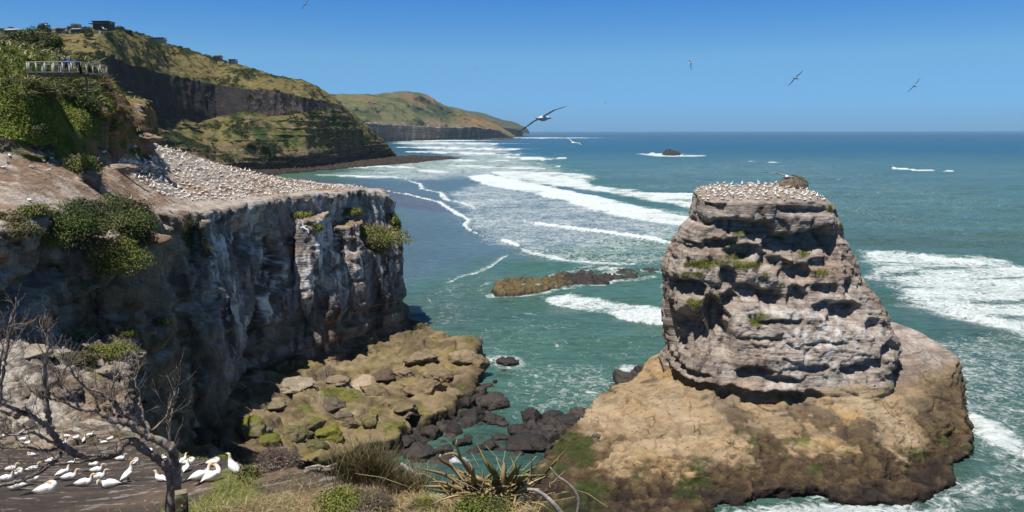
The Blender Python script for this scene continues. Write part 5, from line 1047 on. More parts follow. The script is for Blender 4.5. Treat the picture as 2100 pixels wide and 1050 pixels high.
NEAR = [ # px, py of the body, heading in degrees (0 = to the right, 90 = away), pose, scale, label
 (46, 900, 10, 'sit', .85, 'gannet sitting at the back left on the dark sand, just above a slightly lower one'), (57, 908, 0, 'tuck', .85, 'gannet with its head tucked in, just below the back left gannet'), (64, 932, 180, 'tuck', .8, 'small looking gannet sitting alone in the left middle of the dark sand'),
 (22, 963, 5, 'sit', 1, 'gannet facing right at the far left edge of the sand'), (66, 963, 25, 'sit', 1, 'gannet facing right with its neck up above the crossing branch at left'), (11, 984, 15, 'sit', 1, 'gannet cut by the left edge of the photo below the first row'),
 (33, 975, 60, 'tuck', 1, 'gannet seen from behind between two others at the left edge'), (34, 1001, -150, 'tuck', .9, 'gannet under the long low branch at the left'), (65, 985, 20, 'side', .95, 'gannet partly behind the long low branch, right of the one under it'),
 (93, 1010, 22, 'tuck', 1.1, 'largest and nearest gannet, lying ruffled at the bottom left'), (128, 972, 55, 'sit', 1, 'gannet facing away with orange head, left of the two overlapping gannets'), (141, 981, 15, 'sit', 1.05, 'gannet facing right in front of the one facing away'),
 (144, 952, 8, 'sit', .95, 'gannet sitting just under the thick branch left of centre'), (192, 953, 5, 'tuck', .95, 'gannet without visible head sitting under the sagging thick branch'), (197, 966, 5, 'sit', 1, 'gannet facing right below the headless looking one'),
 (201, 980, 10, 'sit', 1, 'gannet directly behind the pair in the middle foreground'), (171, 994, 15, 'sit', 1, 'left gannet of the pair in the middle foreground'), (224, 998, 195, 'side', 1.05, 'gannet with raised tail facing left in the middle foreground'),
 (263, 984, 55, 'stand', 1, 'tall standing gannet with orange head left of the trunk'), (246, 941, 5, 'sit', .95, 'gannet half behind the bend of the thick branch'), (276, 950, 80, 'tuck', .95, 'gannet right behind the standing one'),
 (303, 927, 0, 'tuck', .95, 'gannet just left of the forked trunk at the back'), (172, 903, 90, 'stand', .62, 'small upright gannet in the back row below the twigs'), (183, 891, 20, 'sit', .8, 'back row gannet lying above the small upright one'),
 (213, 906, 200, 'sit', .75, 'back row gannet right of the small upright one'), (225, 899, 30, 'tuck', .75, 'rightmost gannet of the back row'), (131, 908, 90, 'sit', .75, 'back row gannet with orange head behind the diagonal limb'), (155, 897, 0, 'tuck', .8, 'back row gannet left of the small upright one'),
 (336, 942, 120, 'tuck', .9, 'gannet sitting behind the forked trunk, upper one'), (329, 984, 150, 'sit', .9, 'gannet half hidden by the trunk, lower one'), (137, 893, 185, 'sit', .75, 'back row gannet facing left above the diagonal limb'), (107, 889, 0, 'sit', .75, 'back row gannet farthest left of the diagonal limb'),
 (375, 945, 80, 'sit', .9, 'gannet stretching its orange neck right of the trunk'), (386, 950, 20, 'tuck', .95, 'gannet behind the pair right of the trunk'), (381, 963, 95, 'sit', .95, 'gannet facing away with dark tail just right of the trunk'),
 (436, 952, 5, 'tuck', 1.05, 'gannet resting with folded neck above the huddled pair'), (479, 972, 150, 'stand', .85, 'standing gannet with orange neck beside the dry shrub'), (410, 982, 40, 'sit', 1.05, 'left gannet of the huddled pair behind the fallen stick'), (434, 984, 60, 'side', 1.05, 'right gannet of the huddled pair behind the fallen stick'),
 (2, 895, 0, 'tuck', .8, 'gannet at the back, cut by the left edge of the photo'), (100, 945, 10, 'tuck', .8, 'gannet lying left of the middle under the thin branches'), (352, 922, 170, 'sit', .85, 'gannet at the back right of the forked trunk')]
for (a, b2, yw, ps, sc, lab) in NEAR:
    h_ = hit(a, b2+3, [T_BANK, T_HEAD])
    if h_ is None: continue
    place_bird(ps, h_[0]-[0, 0, .02], math.radians(yw), sc*.9, lab, 'gannets resting on the dark sand')
# the colonies
POLA = [(240, 300), (262, 284), (300, 290), (330, 294), (400, 322), (450, 339), (560, 362), (660, 379), (752, 382), (755, 386), (650, 389), (545, 401), (470, 409), (380, 411), (325, 396), (285, 372), (258, 345)]
def in_poly(px, py, poly): return polydist(np.array([[px, py]], float), np.array(poly, float))[0] < 0
from mathutils.kdtree import KDTree
def colony(points, trees, spacing, maxn):
    out = []; cells = {}
    for (a, b2) in points:
        h_ = hit(a, b2, trees)
        if h_ is None or h_[1][2] < .6 or h_[0][2] < 34: continue
        p = h_[0]; k = (int(p[0]/spacing), int(p[1]/spacing)); ok = True
        for dx in (-1, 0, 1):
            for dy in (-1, 0, 1):
                for q in cells.get((k[0]+dx, k[1]+dy), []):
                    if math.hypot(q[0]-p[0], q[1]-p[1]) < spacing: ok = False; break
        if ok: cells.setdefault(k, []).append(p); out.append((p, h_[2]))
        if len(out) >= maxn: break
    return out
RC = np.random.default_rng(33)
cand = []
A_ = np.array(POLA, float); 
while len(cand) < 26000:
    q = RC.uniform([235, 280], [760, 415]); 
    cand.append(tuple(q))
ins = polydist(np.array(cand), A_) < 0; cand = [c_ for c_, i_ in zip(cand, ins) if i_]
colA = colony(cand, [T_HEAD], .88, 1700)
sc_ = [(q[0], q[1]) for q in RC.uniform([150, 275], [305, 335], (90, 2))]+[(q[0], q[1]) for q in RC.uniform([0, 306], [130, 350], (40, 2))]+[(268, 410), (336, 399), (361, 397), (20, 360), (60, 412), (24, 333), (190, 330), (120, 343)]
colA += colony(sc_, [T_HEAD], 2.6, 90)
cS = [tuple(q) for q in RC.uniform([1425, 366], [1712, 412], (5000, 2))]
colS = [x for x in colony(cS, [T_ST], .95, 400) if x[0][2] > 37.4]
allb = sorted([(d, p, 0) for p, d in colA]+[(d, p, 1) for p, d in colS], key=lambda q: q[0])
NIND = 300-len(NEAR)-22
print('colony birds', len(colA), len(colS))
rest = MB(); lowm = {k: sit_bird(k, 6, 11) for k in ('sit', 'tuck', 'stand')}
for i, (d, p, w) in enumerate(allb):
    ps = ('sit', 'tuck', 'side', 'sit', 'stand')[RC.integers(0, 5)]; yw = RC.uniform(0, 2*math.pi); sc = RC.uniform(.95, 1.2)
    if i < NIND:
        if w == 0: place_bird(ps, p-[0, 0, .03], yw, sc, 'white gannet in the dense breeding colony on top of the left headland', 'gannets of the headland colony')
        else: place_bird(ps, p-[0, 0, .03], yw, sc, 'white gannet in the breeding colony on top of the sea stack', 'gannets of the sea stack colony')
    else:
        ps = 'sit' if ps == 'side' else ps; g_ = lowm[ps]; V_ = np.concatenate(g_.V); R_ = np.array([[math.cos(yw), math.sin(yw), 0], [-math.sin(yw), math.cos(yw), 0], [0, 0, 1]])
        rest.add(V_@R_*sc+p-[0, 0, .03], [np.concatenate(g_.Q), np.concatenate(g_.T)], np.concatenate(g_.C))
props(rest.build('gannet_colony', M['bird'], smooth=True), 'farther gannets crowding the two colony tops', 'gannets', kind='stuff')

def wing_geo(s, dih1, dih2, sweep=.12, fold=1.0):
    """thin solid wing: shoulder, wrist, tip; s = side (+1 left)"""
    st = np.linspace(0, 1, 13); V = []; C_ = []
    for t in st:
        if t < .42: q = t/.42; y = .06+.36*q; x = .02+.14*q; z = .05+math.tan(dih1)*.36*q
        else: q = (t-.42)/.58; y = .42+.52*q*fold; x = .16-(.16+sweep)*q**1.3; z = .05+math.tan(dih1)*.36+math.tan(dih2)*.52*q
        ch = np.interp(t, [0, .2, .42, .7, .93, 1], [.20, .17, .155, .12, .05, .012]); th = .014*(1-t)+.004
        for (u, dz) in ((0, 0), (.12, th), (.45, th), (.72, th*.6), (1, 0), (.72, -th*.3), (.45, -th*.2), (.12, -th)):
            V.append((x-ch*u+.02, y*s, z+dz-.03*ch*u)); dark = (t > .74) or (u > .9 and t > .2)
            C_.append(BLK if dark else WHT)
    n = 8; m = 13; Fc = grid_faces(n, m, wrap=True); V = np.array(V); b = len(V); V = np.r_[V, [V[:n].mean(0), V[-n:].mean(0)]]; C_ = np.array(C_+[WHT, BLK])
    i = np.arange(n); j = (i+1) % n; tri = np.r_[np.stack([j, i, np.full(n, b)], 1), np.stack([(m-1)*n+i, (m-1)*n+j, np.full(n, b+1)], 1)]
    return V, [Fc, tri], C_
def fly_mesh(d1, d2, fold=1., tag=''):
    mb = MB(); K = [(-.50, 0, 0, .004, .003), (-.40, 0, 0, .022, .01), (-.27, 0, 0, .05, .035), (-.08, 0, .0, .085, .08), (.10, 0, .01, .085, .085), (.24, 0, .015, .055, .055), (.34, 0, .02, .045, .045), (.42, 0, .02, .03, .028), (.49, 0, .012, .014, .013), (.54, 0, .006, .003, .003)]
    S_ = spline(K, 22); V, Fc = loft(S_[:, :3], np.abs(S_[:, 3])+.001, np.abs(S_[:, 4])+.001, 10); t = np.r_[np.repeat(np.linspace(0, 1, 22), 10), 0, 1]
    C_ = mixc(np.tile(WHT, (len(V), 1)), HEADC, ss(.60, .68, t)); C_ = mixc(C_, BILL, ss(.83, .86, t)); C_ = mixc(C_, BLK, 1-ss(.08, .14, t)); mb.add(V, Fc, C_)
    for s in (-1, 1): mb.add(*wing_geo(s, d1, d2, fold=fold))
    return bird_mesh(mb, 'gannet_flying'+tag)
FLM = [fly_mesh(.30, -.12), fly_mesh(.12, -.25, tag='_flat'), fly_mesh(.55, .30, tag='_up'), fly_mesh(-.35, -.7, tag='_down')]
UPV = np.array([0, sp_, cp]); FWD = np.array([0, cp, -sp_]); RT = np.array([1., 0, 0])
def fly(px, py, D, f, w, k, lab, sc=1.0):
    X_ = RT*f[0]+UPV*f[1]+FWD*f[2]; X_ /= np.linalg.norm(X_); Y_ = -(RT*w[0]+UPV*w[1]+FWD*w[2]); Y_ -= X_*(Y_@X_); Y_ /= np.linalg.norm(Y_); Z_ = np.cross(X_, Y_)
    if Z_[2] < 0: Y_ = -Y_; Z_ = -Z_
    o = bpy.data.objects.new('flying_gannet', FLM[k]); C.objects.link(o); p = at(px, py, D)
    o.matrix_world = Matrix(((X_[0]*sc, Y_[0]*sc, Z_[0]*sc, p[0]), (X_[1]*sc, Y_[1]*sc, Z_[1]*sc, p[1]), (X_[2]*sc, Y_[2]*sc, Z_[2]*sc, p[2]), (0, 0, 0, 1)))
    props(o, lab, 'gannet', 'gannets in flight')
for a in [
 (1114, 243, 24.5, (.52, .14, .84), (.93, .38, -.25), 1, 'largest flying gannet, wings spread over the horizon in the middle of the photo'),
 (1612, 364, 30, (.10, .05, 1), (1, -.24, .05), 1, 'gannet gliding edge on just above the top of the sea stack'),
 (1175, 293, 64, (.25, .2, .9), (1, -.42, .0), 0, 'gannet gliding low over the sea right below the largest flying gannet'),
 (1632, 161, 78, (.75, -.05, .6), (.85, .52, -.2), 1, 'gannet with long diagonal wings in the right sky, left of the rightmost one'),
 (1876, 177, 98, (.7, -.2, .6), (.78, .62, -.1), 0, 'rightmost gannet in the open sky'),
 (627, 8, 120, (.3, .1, .9), (.75, .68, 0), 1, 'gannet at the very top of the sky left of the middle'),
 (975, 140, 185, (.1, .1, 1), (1, -.02, 0), 0, 'small gannet gliding level in the sky above the far headland'),
 (1303, 25, 150, (.1, .1, 1), (1, 0, .1), 0, 'gannet gliding level high in the sky right of the middle'),
 (1417, 130, 140, (-.8, .1, .5), (.45, -.7, .6), 3, 'gannet with its wings pressed down in the middle of the right sky'),
 (1240, 211, 185, (.6, .05, .8), (1, .03, -.3), 0, 'small gannet in the sky right above the largest flying one'),
 (892, 97, 330, (.1, .1, 1), (1, .1, 0), 1, 'tiniest distant gannet in the sky above the far headland'),
 (1830, 340, 170, (.2, .1, .9), (.62, -.78, 0), 0, 'gannet banking over the small white breaker at right'),
 (1719, 369, 170, (.3, .1, .9), (1, -.1, 0), 2, 'gannet low over the water right of the sea stack top, upper one'),
 (1800, 397, 220, (.3, .1, .9), (1, -.05, 0), 2, 'gannet low over the water right of the sea stack top, lower one'),
 (1793, 792, 62, (.35, -.35, .85), (.88, .42, .2), 0, 'white gannet flying in front of the tan base of the sea stack'),
 (622, 465, 66, (.45, .25, .8), (.62, -.72, .2), 0, 'white gannet flying in front of the big streaked cliff'),
 (874, 250, 190, (.1, .1, 1), (1, .1, 0), 0, 'gannet in front of the middle headland slope'),
 (981, 268, 200, (.1, .1, 1), (.15, 1, 0), 0, 'gannet banking steeply in front of the middle headland cliffs'),
 (880, 615, 200, (.6, .1, .5), (.5, .6, .5), 2, 'tiny white gannet over the cove just right of the big cliff'),
 (280, 228, 130, (.3, .1, .9), (.9, .4, 0), 2, 'gannet landing beside the brown slope right of the lookout'),
 (95, 50, 190, (.3, .1, .9), (.95, -.25, 0), 0, 'white gannet in front of the rounded tree on the skyline'),
 (213, 58, 170, (.3, .1, .9), (.9, -.42, 0), 0, 'white gannet just below the dark house on the skyline')]:
    fly(*a, sc=1.1 if a[1] < 260 and a[2] > 60 else 1.0)

# ================================================================ lookout platform and visitors
WD = (.36, .35, .31); WDD = (.20, .17, .13)
A0 = at(57, 145, 91); B0 = at(166, 149, 91); dz = (A0[2]+B0[2])/2; A0[2] = B0[2] = dz; C0 = at(203, 143, 96); C0[2] = dz+.1
pl = empty('lookout_platform', A0, label='grey wooden lookout platform with railings standing out over the flax slope', cat='lookout platform')
def L_(p): return np.array(p)-A0
dir_ = (B0-A0)/np.linalg.norm(B0-A0); bk = np.array([-dir_[1], dir_[0], 0])
mb = MB(); D2 = C0+bk*2.2
for k in range(18):
    a_ = A0+bk*(.02+k*.19); b_ = B0+bk*(.02+k*.19); mb.bar(L_(a_), L_(b_), .17, .04, np.array(WD)*RB.uniform(.85, 1.1))
for k in range(8): mb.bar(L_(B0+bk*(.1+k*.2)+dir_*.02), L_(C0+bk*(-.7+k*.2)), .18, .04, np.array(WD)*RB.uniform(.85, 1.1))
mb.build('deck', M['wood'], pl)
mb = MB()
for k in range(3): mb.bar(L_(A0+bk*(.15+k*1.5)+[0, 0, -.17]), L_(B0+bk*(.15+k*1.5)+[0, 0, -.17]), .10, .24, WDD)
mb.bar(L_(B0+[0, 0, -.18]), L_(C0+[0, 0, -.18]), .1, .28, np.array(WDD)*.8); mb.build('joists', M['wood'], pl)
for t in (.98,):
    p = A0+(B0-A0)*t+bk*1.2; g_ = drop(p[0], p[1], [T_HEAD]); zb = min(g_[0][2]-.3, dz-1.2) if g_ is not None else dz-3; zb = max(zb, dz-3)
    mb = MB(); mb.bar(L_((p[0], p[1], zb)), L_((p[0], p[1], dz-.2)), .18, .18, WDD); mb.build('support_post', M['wood'], pl)
def rail(a, b_, n, h=1.12, skip=()):
    for k in range(n+1):
        p = a+(b_-a)*k/n; mb = MB(); mb.bar(L_(p-[0, 0, .2]), L_(p+[0, 0, h]), .14, .14, (.45, .44, .40)); mb.build('post', M['wood'], pl)
    mb = MB(); mb.bar(L_(a+[0, 0, h+.02]-(b_-a)*.01), L_(b_+[0, 0, h+.02]+(b_-a)*.01), .16, .07, (.48, .46, .42)); mb.build('handrail', M['wood'], pl)
rail(A0, B0, 6); rail(B0, C0, 3); rail(A0+bk*3.2, B0+bk*3.2-dir_*1.0, 5); rail(A0+bk*.3, A0+bk*3.0, 1); rail(C0+bk*.3, C0+bk*1.8, 1)
mb = MB(); s0 = B0+dir_*.4+bk*1.6; mb.bar(L_(s0+[0, 0, 1.0]), L_(s0+dir_*1.6+bk*.3+[0, 0, 1.75]), .12, .06, WD); mb.build('stair_rail', M['wood'], pl)

def person(p, yaw, h, jacket, trousers, hair, label, lean=.0, arms='rail', skin=(.50, .31, .22), hat=None):
    t = empty('person', p, yaw, label=label, cat='person'); s = h/1.75
    J = {'pel': (0, 0, .95), 'waist': (.01, 0, 1.10), 'chest': (.03+lean, 0, 1.32), 'neck': (.05+lean*1.4, 0, 1.50), 'head': (.08+lean*1.6, 0, 1.63), 'crown': (.07+lean*1.6, 0, 1.73)}
    R = {'pel': .145, 'waist': .135, 'chest': .16, 'neck': .055, 'head': .10, 'crown': .075}
    E = [('pel', 'waist'), ('waist', 'chest'), ('chest', 'neck'), ('neck', 'head'), ('head', 'crown')]
    for q, sg in (('l', 1), ('r', -1)):
        J[q+'hip'] = (0, .09*sg, .88); J[q+'knee'] = (.02, .11*sg, .48); J[q+'ank'] = (-.02, .12*sg, .09); J[q+'toe'] = (.13, .14*sg, .04)
        R[q+'hip'] = .095; R[q+'knee'] = .062; R[q+'ank'] = .045; R[q+'toe'] = .035
        J[q+'sho'] = (.03+lean, .18*sg, 1.42); R[q+'sho'] = .068
        if arms == 'rail': J[q+'elb'] = (.16+lean, .25*sg, 1.20); J[q+'wri'] = (.38+lean, .18*sg, 1.15); J[q+'han'] = (.46+lean, .16*sg, 1.14)
        elif arms == 'face': J[q+'elb'] = (.25+lean, .22*sg, 1.28); J[q+'wri'] = (.25+lean, .08*sg, 1.52); J[q+'han'] = (.22+lean, .05*sg, 1.60)
        else: J[q+'elb'] = (.0, .24*sg, 1.14); J[q+'wri'] = (.06, .25*sg, .90); J[q+'han'] = (.08, .24*sg, .82)
        R[q+'elb'] = .047; R[q+'wri'] = .034; R[q+'han'] = .032
        E += [('pel', q+'hip'), (q+'hip', q+'knee'), (q+'knee', q+'ank'), (q+'ank', q+'toe'), ('chest', q+'sho'), (q+'sho', q+'elb'), (q+'elb', q+'wri'), (q+'wri', q+'han')]
    ks = list(J); me0 = bpy.data.meshes.new('p'); me0.from_pydata([tuple(np.array(J[k])*s) for k in ks], [(ks.index(a), ks.index(b_)) for a, b_ in E], []); o = bpy.data.objects.new('p', me0); C.objects.link(o)
    m = o.modifiers.new('s', 'SKIN'); m.branch_smoothing = .4; o.modifiers.new('u', 'SUBSURF').levels = 1
    if not me0.skin_vertices: 
        bpy.context.view_layer.objects.active = o; o.select_set(True)
        try: bpy.ops.mesh.customdata_skin_add()
        except Exception: pass
    for i, k in enumerate(ks): sv = me0.skin_vertices[0].data[i]; sv.radius = (R[k]*s,)*2; sv.use_root = (k == 'pel')
    bpy.context.view_layer.update(); me = bpy.data.meshes.new_from_object(o.evaluated_get(bpy.context.evaluated_depsgraph_get())); bpy.data.objects.remove(o)
    V = mv(me)/s; c = np.tile(np.array(jacket, float), (len(V), 1)); c[V[:, 2] < .93] = trousers; c[V[:, 2] < .09] = (.03, .03, .03); c[V[:, 2] > 1.50] = skin
    hand = np.min([np.linalg.norm(V-np.array(J[q+'han']), axis=1) for q in 'lr'], axis=0) < .075; c[hand] = skin
    setcol(me, c); me.materials.clear(); me.materials.append(M['cloth']); me.polygons.foreach_set('use_smooth', np.ones(len(me.polygons), bool)); b_ = bpy.data.objects.new('body', me); link(b_, t)
    mb = MB(); th = np.linspace(0, 2*np.pi, 14, endpoint=False); hd = np.array(J['head'])*s
    rows = [np.c_[np.cos(th)*.118*s*math.cos(q)-.015*s, np.sin(th)*.112*s*math.cos(q), np.full(14, (.015+.125*math.sin(q))*s)] for q in np.linspace(-.5, 1.5, 7)]
    mb.add(np.concatenate(rows)+hd, grid_faces(14, 7, wrap=True), hat or hair); mb.build('cap' if hat else 'hair', M['cloth'], t, True); return t
fr = math.atan2(-bk[1], -bk[0])
def onplat(px, back): p = at(px, 147, 91); q = A0+dir_*((p-A0)@dir_)+bk*back; q[2] = dz+.02; return q
person(onplat(118, .55), fr+.2, 1.78, (.10, .11, .10), (.42, .43, .42), (.05, .04, .035), 'person in dark jacket and pale trousers, leftmost of the group on the lookout')
person(onplat(131, .6), fr-.1, 1.80, (.05, .09, .20), (.03, .035, .05), (.35, .33, .30), 'grey haired person in a blue jacket leaning on the lookout rail', lean=.05)
person(onplat(141, .6), fr+.1, 1.74, (.03, .14, .45), (.12, .05, .05), (.40, .12, .05), 'person in a bright blue jacket with a red cap on the lookout', hat=(.45, .10, .06))
person(onplat(150, .9), fr+.6, 1.52, (.05, .06, .10), (.35, .25, .2), (.03, .025, .02), 'shorter person in dark clothes bending over the lookout rail', lean=.14)
person(onplat(159.5, .6), fr+.05, 1.70, (.02, .03, .07), (.02, .025, .05), (.06, .045, .03), 'person dressed all in dark navy, rightmost of the group on the lookout')

# ================================================================ houses and trees along the ridge
def on_ridge(px, py):
    h_ = hit(px, py, [T_RIDGE]); return h_
def house(px, py, wpx, hpx, kind, wall, roofc, label, D=None, depth=8):
    h_ = on_ridge(px, py+5); D = D or (h_[0][1] if h_ is not None else 800); D = min(D, 1000)
    s = D/F; c = at(px, py+hpx/2, D); w = wpx*s; h = hpx*s; t = empty('house', c, label=label, cat='house')
    mb = MB(); mb.box((0, depth/2, h*.5-1.5), (w, depth, h+3), col=wall); mb.build('wall', M['paint'], t)
    mb = MB()
    if kind == 'flat': mb.box((0, depth/2-.5, h+.15), (w*1.12, depth+2.6, .35), col=roofc)
    elif kind == 'tier': mb.box((0, depth/2-.6, h+.2), (w*1.1, depth+3, .45), col=roofc); mb.box((-w*.12, depth/2-1.0, h*.5), (w*1.12, depth+4.6, .35), col=roofc)
    else:
        V = np.array([(-w*.56, -1, h), (w*.56, -1, h), (w*.56, depth+1, h), (-w*.56, depth+1, h), (-w*.5, depth/2, h+2.4), (w*.5, depth/2, h+2.4)]); mb.add(V, [np.array([[0, 1, 5, 4], [2, 3, 4, 5], [3, 2, 1, 0]]), np.array([[0, 4, 3], [1, 2, 5]])], roofc)
    mb.build('roof', M['paint'], t)
    nw = max(2, int(w/3.2))
    for k in range(nw):
        x = -w/2+w*(k+.5)/nw; mb = MB(); mb.box((x, -.03, h*.62 if kind != 'tier' else h*.75), (w/nw*.6, .12, h*.34)); o = mb.build('window', M['glass'], t)
house(207, 48, 32, 9, 'tier', (.035, .045, .055), (.05, .055, .065), 'dark two-tier house with flat roofs standing on the skyline', depth=12)
house(320, 79, 30, 5, 'flat', (.30, .30, .29), (.35, .36, .36), 'long low pale house on the skyline right of the dark house')
house(22, 64, 24, 5, 'gable', (.16, .12, .10), (.42, .40, .38), 'brown house with a pale roof at the far left of the skyline')
house(123, 61, 18, 4, 'gable', (.30, .29, .26), (.16, .17, .15), 'small house with a grey roof between two skyline trees')
house(157, 62, 22, 4, 'gable', (.10, .12, .14), (.20, .24, .28), 'house with a blue grey roof under the skyline trees')
house(476, 123, 14, 3.5, 'flat', (.34, .33, .31), (.22, .22, .22), 'tiny pale house on the middle of the long ridge')
house(445, 117, 14, 3, 'gable', (.20, .17, .14), (.14, .12, .11), 'tiny brown house half hidden in scrub on the long ridge')
h_ = on_ridge(206, 68); c = h_[0] if h_ is not None else at(206, 68, 880); s = c[1]/F
mb = MB(); th = np.linspace(0, 2*np.pi, 16, endpoint=False); r_ = 2.6*s; hh_ = 9*s; rows = [np.c_[np.cos(th)*r_*k, np.sin(th)*r_*k, np.full(16, z_)] for k, z_ in ((1, -1), (1, hh_), (.9, hh_+.15), (.05, hh_+.5))]; mb.add(np.concatenate(rows), grid_faces(16, 4, wrap=True), (.30, .38, .42)); props(mb.build('water_tank', M['paint'], loc=c), 'round blue grey water tank on the slope below the dark house', 'water tank')
for (a, b2, wx, wy, lab) in [(93, 66, 14, 12, 'rounded dome-shaped tree on the skyline'), (160, 60, 11, 9, 'tall tree on the skyline left of the dark house'), (177, 64, 10, 7, 'lower tree touching the dark house on the skyline'), (24, 60, 8, 5, 'small dark tree at the far left of the skyline'), (246, 58, 8, 5, 'wind-bent tree on the skyline right of the dark house'), (262, 64, 10, 4, 'flat windswept tree on the skyline slope right of the bent tree'), (125, 63, 9, 5, 'low bush tree between the dome-shaped tree and the tall one'), (183, 76, 9, 8, 'dark bushy tree left of the water tank'), (222, 72, 12, 8, 'dark bushy tree right of the water tank')]:
    h_ = on_ridge(a, b2+3) or on_ridge(a, b2+7); c = h_[0] if h_ is not None else at(a, b2+4, 850); s = c[1]/F; t = empty('tree', c, label=lab, cat='tree')
    bush('crown', (0, 0, wy*s*.5), (wx*s*1.15, wx*s*1.1, wy*s*1.3), DKG, RB, 1500, .75, parent=t, lobes=8)
    mb = MB(); mb.tube([(0, 0, -1), (.1, 0, wy*s*.35), (0, 0, wy*s*.8)], [.35, .28, .15], 7, (.12, .09, .07)); mb.build('trunk', M['bark'], t)
# scrub that reads as one mass
px_, py_ = pix(Vh); Tn = noise3(Vh*.02, 91)+.6*noise3(Vh*.06, 92); grow_ = ((C_h := Ch)[:, 1] > C_h[:, 2]*1.2)&(px_ > -40)&(px_ < 790)
w_ = grow_*np.clip(Tn-.05, 0, None)*(Vh[:, 2] > 4)*(1+2.5*np.exp(-((px_-545)/45)**2-((py_-285)/35)**2)+3*np.exp(-((px_-370)/45)**2-((py_-295)/30)**2)+2*np.exp(-((px_-690)/35)**2-((py_-275)/30)**2))+1e-9
ic = RB.choice(len(Vh), 2400, p=w_/w_.sum()); PP = []; CCc = []
for i in ic:
    r = RB.uniform(.9, 2.4)*(1+.4*(px_[i] < 560)); n = 60; d = rnd_dirs(n, RB); d[:, 2] = np.abs(d[:, 2]); PP.append(Vh[i]+d*np.array([r*1.3, r*1.3, r])*RB.uniform(.6, 1, (n, 1))); CCc.append(pal(n, DKG+OLV[:1]+[(.05, .075, .02)], RB)*RB.uniform(.7, 1.2))
PP = np.concatenate(PP); V_, Q_ = leaves(PP, np.tile([0, 0, 1.], (len(PP), 1)), .62, .6, RB, 1.2)
props(mesh_np('scrub', V_, Q_, M['leaf'], col=np.repeat(np.concatenate(CCc), 4, 0)), 'dark scrub scattered over the coastal hill', 'scrub', kind='stuff')
# ================================================================ the bare tree, post and plants of the near bank
RT_ = np.random.default_rng(77)
DT = 8.2
def limb_pts(L, D0, D1, seed):
    n = len(L); return np.array([at(a, b2, lerp(D0, D1, i/(n-1))) for i, (a, b2) in enumerate(L)])
tree = empty('bare_tree', at(352, 1075, DT), label='leafless gnarled tree with dark spreading branches in the left foreground', cat='tree'); TB = np.array(tree.location)
barkc = (.30, .245, .205)
tw_jobs = []
def limb(L, R, D0=DT, D1=DT, name='branch', twig=0):
    P = limb_pts(L, D0, D1, 0); K = np.c_[P, np.array(R)*DT/F]; S_ = spline(K, len(L)*4); S_[:, :3] += RT_.normal(size=(len(S_), 3))*.006
    S_[:, 3] = np.maximum(S_[:, 3], .002)*(1+.12*RT_.normal(size=len(S_))); V, Fc = tube(S_[:, :3]-TB, S_[:, 3], 9); V += (noise3(V*25, 5)*.006)[:, None]
    c = mixc(np.tile(np.array(barkc), (len(V), 1)), (.12, .085, .07), ss(.1, .45, noise3(V*9, 7))); c = mixc(c, (.42, .40, .36), ss(.25, .45, noise3(V*14, 8)))
    o = mesh_np(name, V, Fc, M['bark'], tree, col=c, smooth=True)
    if twig: tw_jobs.append((S_, twig))
    return S_
limb([(352, 1090), (350, 1040), (351, 1000), (352, 965)], [12, 11, 11, 12], name='trunk')
limb([(366, 1090), (364, 1040), (364, 990), (360, 950), (352, 922), (338, 908), (318, 900), (300, 893), (284, 880), (268, 870), (250, 864), (232, 862), (212, 850), (196, 840)], [7, 7, 8, 8, 9, 9, 8, 8, 8, 7, 7, 6, 5, 3], DT, 7.6, 'branch', 9)
limb([(352, 972), (340, 955), (322, 940), (305, 928), (285, 912), (270, 905), (256, 905), (246, 915), (240, 926), (225, 934), (200, 939), (175, 938), (155, 930), (138, 920), (125, 912), (114, 900), (105, 882), (96, 872), (78, 860), (55, 846), (30, 838), (5, 826), (-15, 812)], [11, 10, 9, 9, 9, 8, 8, 8, 8, 7, 7, 7, 7, 7, 7, 6, 6, 6, 5, 5, 4, 4, 3], DT, 7.2, 'branch', 9)
limb([(100, 885), (99, 862), (96, 835), (93, 805), (92, 770), (94, 735), (100, 710), (98, 690), (104, 672)], [6, 5, 5, 4, 4, 3, 2.4, 2, 1], 7.5, 7.4, 'branch', 14)
limb([(284, 880), (276, 866), (262, 850), (246, 842), (238, 828), (228, 818), (216, 812), (196, 800), (180, 795), (160, 780), (150, 768), (142, 748), (132, 730)], [6, 5, 5, 5, 4, 4, 3, 3, 2.5, 2, 2, 1.5, 1], 8, 7.6, 'branch', 12)
limb([(304, 893), (304, 878), (296, 858), (290, 838), (284, 828), (287, 812), (280, 795), (276, 775)], [4, 3.4, 3, 2.4, 2, 1.8, 1.4, 1], 7.9, 8.1, 'branch', 8)
limb([(310, 882), (325, 870), (340, 852), (346, 838), (352, 820), (356, 806), (360, 800)], [2.2, 2.2, 2, 1.6, 1.5, 1.2, .8], 8, 8.2, 'branch', 6)
limb([(349, 921), (346, 900), (349, 880), (350, 855), (353, 838)], [2.4, 2.2, 2, 1.6, 1], 8.2, 8.3, 'branch', 3)
limb([(125, 928), (110, 944), (85, 965), (60, 977), (35, 987), (10, 993), (-20, 1000)], [4.5, 4.5, 4.5, 4, 4, 3.5, 3], 7.6, 7.0, 'branch', 5)
limb([(232, 934), (215, 936), (190, 941), (160, 948), (128, 950), (100, 953), (84, 966)], [3.5, 3, 3, 2.6, 2.4, 2, 1], 7.8, 7.2, 'branch', 5)
limb([(118, 920), (95, 923), (70, 920), (45, 916), (20, 918), (-5, 917)], [3, 2.8, 2.6, 2.2, 2, 1.6], 7.5, 7.2, 'branch', 6)
limb([(118, 912), (100, 903), (82, 893), (66, 885), (50, 888), (25, 890), (-5, 895)], [3.4, 3, 3, 2.6, 2.4, 2, 1.5], 7.5, 7.1, 'branch', 6)
